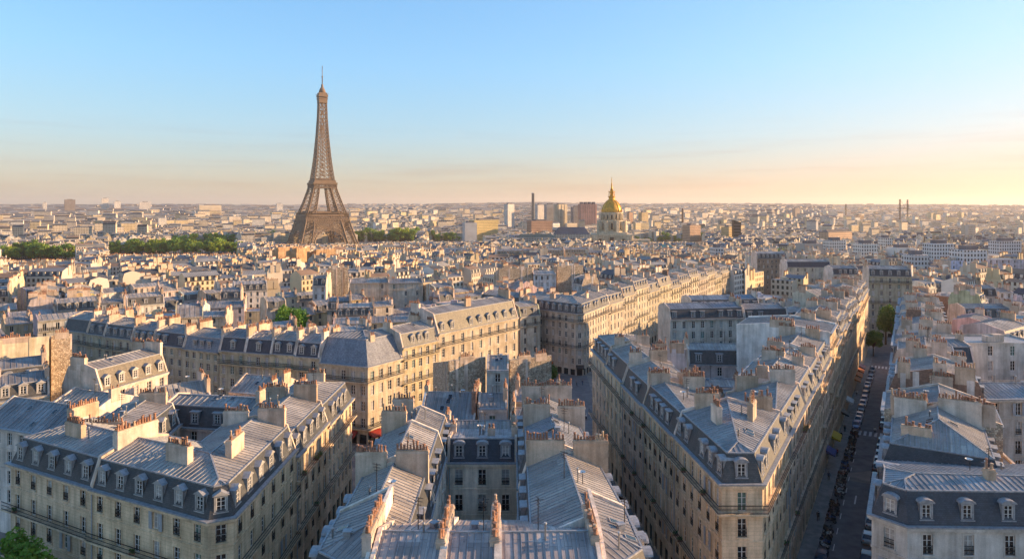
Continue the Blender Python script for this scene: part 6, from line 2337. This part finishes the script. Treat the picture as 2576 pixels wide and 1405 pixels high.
# arches under the first platform
for rx in range(4):
    ca, sa = math.cos(rx * math.pi / 2), math.sin(rx * math.pi / 2)
    mb = MB()
    n = 22
    pts = []
    for i in range(n + 1):
        a = math.pi * i / n
        row_ = []
        for rr in (0.0, 4.0):
            u = (27.5 + rr) * math.cos(a)
            z = 3.0 + (27 + rr) * math.sin(a)
            h = interp(PROF, z) - 0.4
            row_.append((ca * u + sa * h, sa * u - ca * h, z))
        pts.append(row_)
    for i in range(n):
        mb.beam(pts[i][0], pts[i + 1][0], 1.6, 'tower_iron')
        mb.beam(pts[i][1], pts[i + 1][1], 1.2, 'tower_iron')
        mb.beam(pts[i][0], pts[i + 1][1], 0.8, 'tower_iron')
        mb.beam(pts[i][1], pts[i + 1][0], 0.8, 'tower_iron')
        p, q = pts[i][1], pts[i + 1][1]
        if min(p[2], q[2]) > 14:
            def up(v, z):
                h_ = interp(PROF, z) - 0.4
                u_ = ca * v[0] + sa * v[1]
                return (ca * u_ + sa * h_, sa * u_ - ca * h_, z)
            lv = [p[2] + (45 - p[2]) * k / 3 for k in range(4)]
            lq = [q[2] + (45 - q[2]) * k / 3 for k in range(4)]
            for k in range(3):
                mb.beam(up(p, lv[k]), up(p, lv[k + 1]), 0.8, 'tower_iron')
                mb.beam(up(p, lv[k]), up(q, lq[k + 1]), 0.7, 'tower_iron')
                mb.beam(up(q, lq[k]), up(p, lv[k + 1]), 0.7, 'tower_iron')
                mb.beam(up(p, lv[k]), up(q, lq[k]), 0.6, 'tower_iron')
    mb.build('arch', tower)
mb = MB()
for hw, z0, z1 in ((7.6, 263, 270), (8.3, 270, 272.5), (8.6, 274, 278.5), (7.4, 278.5, 282)):
    mb.cbox((0, 0, z0), (hw * 2, hw * 2, z1 - z0 - 0.02), 'tower_iron')
for s_ in (-1, 1):
    for q in (-1, 1):
        mb.beam((s_ * 7, q * 7, 272.4), (s_ * 7, q * 7, 274.1), 0.8, 'tower_iron')
        mb.lathe([(0.2, 0), (1.1, 0.6), (0.2, 1.4)], (s_ * 9, q * 9, 279.0), 8, 'tower_iron')
mb.lathe([(6.6, 282), (5.6, 287), (3.4, 291), (2.2, 293), (2.0, 297), (0.9, 299)], (0, 0, 0), 12, 'tower_iron')
mb.build('top_cabin', tower)
mb = MB()
mb.lathe([(0.9, 298), (0.85, 311), (1.5, 311.2), (1.5, 313), (0.6, 313.2), (0.5, 330), (0.9, 330), (0.3, 332)], (0, 0, 0), 8, 'tower_iron')
mb.build('antenna', tower)

# ------------------------------------------------------------------ the gilded dome church
DX, DY = 171.0, 1159.0
DB = gz(DY, DX)
ch = thing("domed_church", "stone church with ribbed golden dome, drum of windows and spire", "church", (DX, DY, DB), rz=R(-8))
Z0 = 9.0                                                     # the nave base stands clear of the roofs
CS = (0.62, 0.52, 0.37)
mb = MB()
mb.cbox((0, 0, 0), (68, 62, Z0 + 15), 'stone')
mb.cbox((0, 0, Z0 + 15), (70, 64, 1.8), 'stone')
mb.cbox((0, 0, Z0 + 16.8), (50, 50, 3.0), 'stone')
for s_ in (-1, 1):
    mb.cbox((s_ * 28, -32, 0), (7, 6, Z0 + 15), 'stone')
    mb.cbox((s_ * 8, -32, 0), (3, 6, Z0 + 15), 'stone')
mb.cbox((48, -8, 0), (32, 26, Z0 + 8), 'stone')
for k in range(5):
    mb.cbox((37 + k * 6, -21.5, Z0 - 4), (1.6, 2, 11.5), 'stone')
mb.build('nave', ch, CS)
for x, w_, h_ in ((-19, 4.2, 7), (0, 6.4, 9.5), (19, 4.2, 7)):
    wb = MB()
    wb.cbox((x, -31.2, Z0 + 2.5), (w_ + 1.2, 2.6, h_ + 0.8), 'stone')
    wb.cbox((x, -31.6, Z0 + 2.9), (w_, 2.4, h_), 'glass')
    wb.build('window', ch, CS)
mb = MB()
zz = Z0 + 19.8
mb.lathe([(22.5, zz - 0.2), (22.5, zz + 2.5), (19.6, zz + 2.6), (19.6, zz + 18), (21.6, zz + 18.2), (21.6, zz + 20), (17.6, zz + 20.2), (17.6, zz + 32), (19, zz + 32.3), (19, zz + 34)], (0, 0, 0), 32, 'stone', smooth=False)
for k in range(16):
    a = 2 * math.pi * (k + 0.5) / 16
    for r_, zb, hh, rr in ((21.2, zz + 2.6, 15.5, 0.9), (18.5, zz + 20.2, 12, 0.8)):
        mb.lathe([(rr, 0), (rr * 0.85, hh)], (r_ * math.cos(a - 0.07), r_ * math.sin(a - 0.07), zb), 7, 'stone')
        mb.lathe([(rr, 0), (rr * 0.85, hh)], (r_ * math.cos(a + 0.07), r_ * math.sin(a + 0.07), zb), 7, 'stone')
for k in range(8):
    a = 2 * math.pi * (k + 0.5) / 8
    mb.cbox((23.0 * math.cos(a), 23.0 * math.sin(a), zz), (6.5, 4.5, 19.5), 'stone', rz=a)
mb.build('drum', ch, CS)
for k in range(16):
    a = 2 * math.pi * k / 16
    if math.sin(a) > 0.3:
        continue
    for r_, zb, w_, h_ in ((19.5, zz + 5, 3.2, 10.5), (17.5, zz + 22.5, 2.6, 7)):
        wb = MB()
        wb.cbox((r_ * math.cos(a), r_ * math.sin(a), zb), (0.9, w_, h_), 'glass', rz=a)
        wb.build('window', ch)
mb = MB()
zd = zz + 34
prof = [(16.6, 0), (16.9, 2.5), (16.3, 6.5), (14.6, 11), (11.8, 15.4), (8.2, 19), (6.2, 20.4)]
mb.lathe([(r_, zd + z) for r_, z in prof], (0, 0, 0), 48, 'gold')
for k in range(12):
    a = 2 * math.pi * (k + 0.5) / 12
    for (r0, z0), (r1, z1) in zip(prof, prof[1:]):
        mb.beam(((r0 + 0.25) * math.cos(a), (r0 + 0.25) * math.sin(a), zd + z0), ((r1 + 0.25) * math.cos(a), (r1 + 0.25) * math.sin(a), zd + z1), 1.3, 'gold', 1.1)
    b = 2 * math.pi * k / 12
    mb.beam((16.9 * math.cos(b), 16.9 * math.sin(b), zd + 0.6), (16.6 * math.cos(b), 16.6 * math.sin(b), zd + 4.5), 2.2, 'gold', 1.2)
mb.build('dome', ch)
mb = MB()
zl = zd + 20.4
mb.lathe([(6.6, zl), (6.6, zl + 1.2), (5.2, zl + 1.4), (5.2, zl + 5.4), (6.4, zl + 5.7), (6.4, zl + 6.9), (3.2, zl + 7.1), (3.2, zl + 13), (4.4, zl + 13.4), (4.2, zl + 14.6), (2.6, zl + 16.5)], (0, 0, 0), 16, 'gold')
for k in range(6):
    a = 2 * math.pi * k / 6
    mb.lathe([(0.6, 0), (0.5, 6.2)], (4.6 * math.cos(a), 4.6 * math.sin(a), zl + 7), 6, 'gold')
    mb.lathe([(0.3, 0), (0.8, 0.8), (0.1, 2.8)], (5.2 * math.cos(a), 5.2 * math.sin(a), zl + 13.6), 6, 'gold')
mb.build('lantern', ch)
mb = MB()
mb.lathe([(2.6, zl + 16.4), (1.5, zl + 22), (0.9, zl + 28), (1.3, zl + 28.6), (0.6, zl + 29.4), (0.35, zl + 35), (0.9, zl + 35.6), (0.2, zl + 36.6)], (0, 0, 0), 10, 'gold')
mb.box((-1.3, -0.15, zl + 37.6), (2.6, 0, 0), (0, 0.3, 0), (0, 0, 0.4), 'gold')
mb.box((-0.2, -0.15, zl + 36.2), (0.4, 0, 0), (0, 0.3, 0), (0, 0, 3.4), 'gold')
mb.build('spire', ch)


# ------------------------------------------------------------------ towers, blocks and chimneys far off
def block(name, label, cat, px0, px1, ytop, dist, depth, col, rz=30.0, roof=0.0, rcol=(0.2, 0.2, 0.22), pattern=True, ribs=0, top_h=0.0, group=None):
    cx = ((px0 + px1) / 2 - 1288) / 1700 * dist
    w_ = (px1 - px0) / 1700 * dist
    a = R(rz)
    w_ = max(4.0, (w_ - depth * abs(math.sin(a))) / max(0.3, math.cos(a)))
    zt = CAMZ - (ytop - 517) / 1700 * dist
    zb = gz(dist, cx) - 1
    root = thing(name, label, cat, (cx, dist, zb), group, rz=a)
    h = zt - zb
    mb = MB()
    mb.tint = []
    mb.cur = (*col, 1)
    c4 = [(-w_ / 2, -depth / 2), (w_ / 2, -depth / 2), (w_ / 2, depth / 2), (-w_ / 2, depth / 2)]
    for i in range(4):
        p, q = c4[i], c4[(i + 1) % 4]
        l = math.dist(p, q)
        uv = [(0.3, 0.2), (l + 0.3, 0.2), (l + 0.3, h + 0.2), (0.3, h + 0.2)] if pattern else None
        mb.poly([(*p, 0), (*q, 0), (*q, h), (*p, h)], 'city_wall', uv)
        for k in range(ribs):
            x, y = lerp2(p, q, (k + 0.5) / ribs)
            an = math.atan2(q[1] - p[1], q[0] - p[0])
            mb.cbox((x, y, 0), (l / ribs * 0.45, 1.6, h - 0.4), 'city_wall', "z", an)
    mb.poly([(*p, h) for p in c4], 'city_roof')
    mb.build('wall', root)
    rb = MB()
    rb.tint = []
    rb.cur = (*rcol, 1)
    if roof:
        m0, m1 = (-w_ / 2 + depth * 0.3, 0, h + roof), (w_ / 2 - depth * 0.3, 0, h + roof)
        q = [(*p, h + 0.05) for p in c4]
        rb.poly([q[0], q[1], m1, m0], 'city_roof')
        rb.poly([q[2], q[3], m0, m1], 'city_roof')
        rb.poly([q[1], q[2], m1], 'city_roof')
        rb.poly([q[3], q[0], m0], 'city_roof')
    else:
        for k in range(max(1, ribs // 2)):
            x = 0 if ribs < 2 else -w_ / 2 + w_ * (k + 0.5) / (ribs // 2)
            rb.cbox((x, 0, h), (w_ * (0.5 if ribs < 2 else 0.6 / (ribs // 2)), depth * 0.55, top_h or 3.0), 'city_roof', "z")
    rb.build('roof', root)
    return root


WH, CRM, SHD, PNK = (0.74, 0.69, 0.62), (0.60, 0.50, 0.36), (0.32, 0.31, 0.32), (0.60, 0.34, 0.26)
T = "tower block"
block("tower_block", "slim white slab tower left of the tall dark chimney", T, 1268, 1294, 513, 1700, 14, WH, 42)
block("tower_block", "white tower right behind the tall dark chimney", T, 1345, 1370, 515, 1760, 13, WH, 35)
block("tower_block", "grey tower in the middle of the white group", T, 1369, 1397, 514, 1720, 16, (0.42, 0.40, 0.39), 20)
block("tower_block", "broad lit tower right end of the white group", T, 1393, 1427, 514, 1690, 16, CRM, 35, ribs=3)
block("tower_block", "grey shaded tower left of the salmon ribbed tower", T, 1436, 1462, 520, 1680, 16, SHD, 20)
block("tower_block", "wide salmon-pink tower with vertical ribs left of the golden dome", T, 1455, 1500, 513, 1640, 18, PNK, 12, ribs=9, top_h=5)
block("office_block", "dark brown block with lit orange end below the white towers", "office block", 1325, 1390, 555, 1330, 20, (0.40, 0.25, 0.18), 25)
block("office_block", "golden long block with window rows left of the slim white slab tower", "office block", 1180, 1253, 553, 1320, 22, (0.62, 0.48, 0.22), 32)
block("office_block", "grey blank-sided block in front of the golden long block", "office block", 1163, 1200, 560, 1280, 18, (0.52, 0.50, 0.48), 18, pattern=False)
block("hall", "long hall with deep blue slate roof left of the domed church", "hall", 1393, 1482, 588, 1080, 22, (0.46, 0.42, 0.36), 4, roof=11, rcol=(0.07, 0.10, 0.15))
block("hall", "low hall with dark teal roof below the white towers", "hall", 1300, 1396, 596, 1060, 18, (0.40, 0.38, 0.34), 3, roof=5, rcol=(0.06, 0.11, 0.12))
block("tower_block", "dark square tower on the left skyline", T, 162, 189, 502, 3600, 30, (0.26, 0.22, 0.20), 35)
block("tower_block", "pale stepped tower on the left skyline", T, 255, 273, 499, 3900, 20, WH, 35)
block("tower_block", "thin pale tower third from left on the skyline", T, 287, 303, 506, 3900, 18, WH, 35)
block("tower_block", "wide pale block tower on the left skyline before the iron tower", T, 351, 379, 508, 3700, 26, WH, 30)
block("tower_block", "small pale tower leftmost on the skyline", T, 108, 118, 509, 3800, 14, WH, 30)
block("office_block", "broad white block on the ridge left of the iron tower", "office block", 500, 556, 516, 2900, 40, CRM, 30, pattern=False)
block("tower_block", "small pale block above the roofs just left of the iron tower", T, 694, 712, 512, 3700, 20, WH, 30)
block("tower_block", "small orange tower right of the golden dome", T, 1577, 1592, 534, 1900, 10, (0.60, 0.36, 0.22), 30)
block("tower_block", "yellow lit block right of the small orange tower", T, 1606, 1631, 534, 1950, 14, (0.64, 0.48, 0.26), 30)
block("tower_block", "dark-topped tower with orange foot in the right haze", T, 1993, 2012, 524, 2500, 14, (0.42, 0.34, 0.28), 25)
block("office_block", "low brown block in the right haze left of the cranes", "office block", 2150, 2172, 541, 2200, 16, (0.45, 0.30, 0.20), 25)
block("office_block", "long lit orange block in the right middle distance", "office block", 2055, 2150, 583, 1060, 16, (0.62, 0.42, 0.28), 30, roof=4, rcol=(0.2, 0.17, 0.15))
block("office_block", "golden block on the right half beside the dark sail-like tower", "office block", 1815, 1850, 570, 1200, 16, (0.62, 0.46, 0.24), 35)
block("office_block", "round-fronted orange block right of the dome's grove", "office block", 1717, 1762, 566, 1300, 20, (0.55, 0.36, 0.24), 30)
block("office_block", "pinkish block with teal roof right of the lone pale tree", "office block", 1650, 1700, 628, 740, 16, (0.46, 0.45, 0.42), 10, roof=6, rcol=(0.07, 0.22, 0.25))
block("office_block", "white stuccoed block in the right middle distance", "office block", 2240, 2290, 622, 640, 16, WH, 6, pattern=False)
block("office_block", "beige blank block in the right middle distance", "office block", 2010, 2062, 612, 660, 16, (0.42, 0.38, 0.33), 5, pattern=False)
for pa, pb, yt, dd, cc_, lb in ((2075, 2122, 604, 700, WH, "white rendered block with small windows, left of the white stuccoed block"), (2152, 2200, 612, 620, WH, "wide white block with flat roof just right of the beige blank block"),
                                (2330, 2392, 612, 560, (0.66, 0.64, 0.62), "tall off-white block standing over low roofs near the right edge"), (2400, 2470, 628, 470, (0.64, 0.62, 0.60), "long off-white block behind the long white block, right edge"),
                                (2495, 2560, 606, 640, (0.60, 0.58, 0.57), "grey-white slab block at the right edge of the middle distance"), (2215, 2238, 598, 760, WH, "slim white block in the hazy middle distance on the right"),
                                (2280, 2325, 640, 480, (0.62, 0.60, 0.58), "low white block with rooftop housing near the long street's end"), (1790, 1815, 622, 620, (0.60, 0.58, 0.56), "small white block in the middle distance left of the long street")):
    block("modern_block", lb, "apartment building", pa, pb, yt, dd, 13, cc_, 8)
# dark leaning slab
sl = MB()
x0, y0 = (1853 - 1288) / 1700 * 1180, 1180.0
zb = gz(y0) - 1
for q in ((-7, 5, 0),):
    A = [(-6, -5, 0), (5, -5, 0), (5, 5, 0), (-6, 5, 0)]
    B = [(-7, -5, 50), (6.5, -5, 46), (6.5, 5, 46), (-7, 5, 50)]
    for i in range(4):
        j = (i + 1) % 4
        sl.poly((A[i], A[j], B[j], B[i]), 'iron')
    sl.poly(B, 'iron')
    for k in range(1, 9):
        sl.box((-6.6, -5.08, k * 5.2), (12, 0, 0), (0, 0.05, 0), (0, 0, 0.4), 'lead')
o = sl.build('slab_tower', loc=(x0, y0, zb))
tag(o, "dark sail-shaped slab tower standing among golden blocks on the right", "tower block")


def stack(name, label, px, ytop, dist, r0, r1, key):
    x = (px - 1288) / 1700 * dist
    zb = gz(dist, x) - 1
    h = CAMZ - (ytop - 517) / 1700 * dist - zb
    mb = MB()
    mb.lathe([(r0, 0), (r1, h - 2), (r1 * 1.2, h - 1.9), (r1 * 1.2, h)], (0, 0, 0), 14, key)
    o = mb.build(name, loc=(x, dist, zb))
    return tag(o, label, "chimney")


stack("factory_chimney", "tall dark grey chimney rising above the white towers", 1341, 485, 1650, 4.2, 3.4, 'grey_paint')
stack("factory_chimney", "thin brick chimney in the haze right of the golden dome", 1717, 524, 1900, 3.0, 2.2, 'brick')


def crane(label, px, ytop, dist, jib, rz):
    x = (px - 1288) / 1700 * dist
    zb = gz(dist, x) - 1
    h = CAMZ - (ytop - 517) / 1700 * dist - zb
    root = thing("tower_crane", label, "crane", (x, dist, zb), "cranes on the right horizon", R(rz))
    mb = MB()
    n = int(h / 4)
    for k in range(n):
        z0, z1 = h * k / n, h * (k + 1) / n
        for a, b in (((-1, -1), (1, -1)), ((1, -1), (1, 1)), ((1, 1), (-1, 1)), ((-1, 1), (-1, -1))):
            mb.beam((a[0] * 1.4, a[1] * 1.4, z0), (a[0] * 1.4, a[1] * 1.4, z1), 0.8, 'iron')
            mb.beam((a[0] * 1.4, a[1] * 1.4, z0), (b[0] * 1.4, b[1] * 1.4, z1), 0.5, 'iron')
    mb.build('mast', root)
    mb = MB()
    zj = h * 0.66
    for yy, zz_ in ((-0.9, 0), (0.9, 0), (0, 1.8)):
        mb.beam((-jib * 0.35, yy, zj + zz_), (jib, yy, zj + zz_), 0.6, 'iron')
    for k in range(12):
        xx = -jib * 0.35 + jib * 1.35 * k / 12
        mb.beam((xx, -0.9, zj), (xx + jib * 0.11, 0, zj + 1.8), 0.4, 'iron')
    mb.beam((0, 0, h), (jib * 0.8, 0, zj + 1.8), 0.35, 'iron')
    mb.beam((0, 0, h), (-jib * 0.33, 0, zj + 1.8), 0.35, 'iron')
    mb.cbox((-jib * 0.3, 0, zj - 3), (4, 2.5, 3), 'concrete')
    mb.build('jib', root)


crane("tallest dark crane with cross-shaped jib on the right horizon", 2264, 501, 2200, 24, 10)
crane("thin crane mast just right of the tallest crane", 2283, 502, 2230, 14, 170)
crane("small crane above the hazy roofs left of the tallest crane", 2128, 513, 2600, 18, 30)

# thin streaks of cloud low over the right horizon, far beyond the hills
mc, t, b = base_mat('cloud')
b.inputs["Base Color"].default_value = (0.55, 0.47, 0.46, 1)
b.inputs["Roughness"].default_value = 1.0

# ------------------------------------------------------------------ haze over the whole city
hm = bpy.data.materials.new('haze')
hm.use_nodes = True
ht = hm.node_tree
ht.nodes.clear()
pv = ht.nodes.new("ShaderNodeVolumePrincipled")
pv.inputs["Color"].default_value = (0.96, 0.85, 0.74, 1)
pv.inputs["Density"].default_value = 0.00006
pv.inputs["Anisotropy"].default_value = 0.35
ho = ht.nodes.new("ShaderNodeOutputMaterial")
ht.links.new(pv.outputs[0], ho.inputs["Volume"])
M['haze'] = hm
hz = MB()
hz.box((-36000, -900, -24.5), (72000, 0, 0), (0, 28000, 0), (0, 0, 24.5 + 318), 'haze')
tag(hz.build("haze"), "pale evening haze lying over the whole city", kind="stuff")
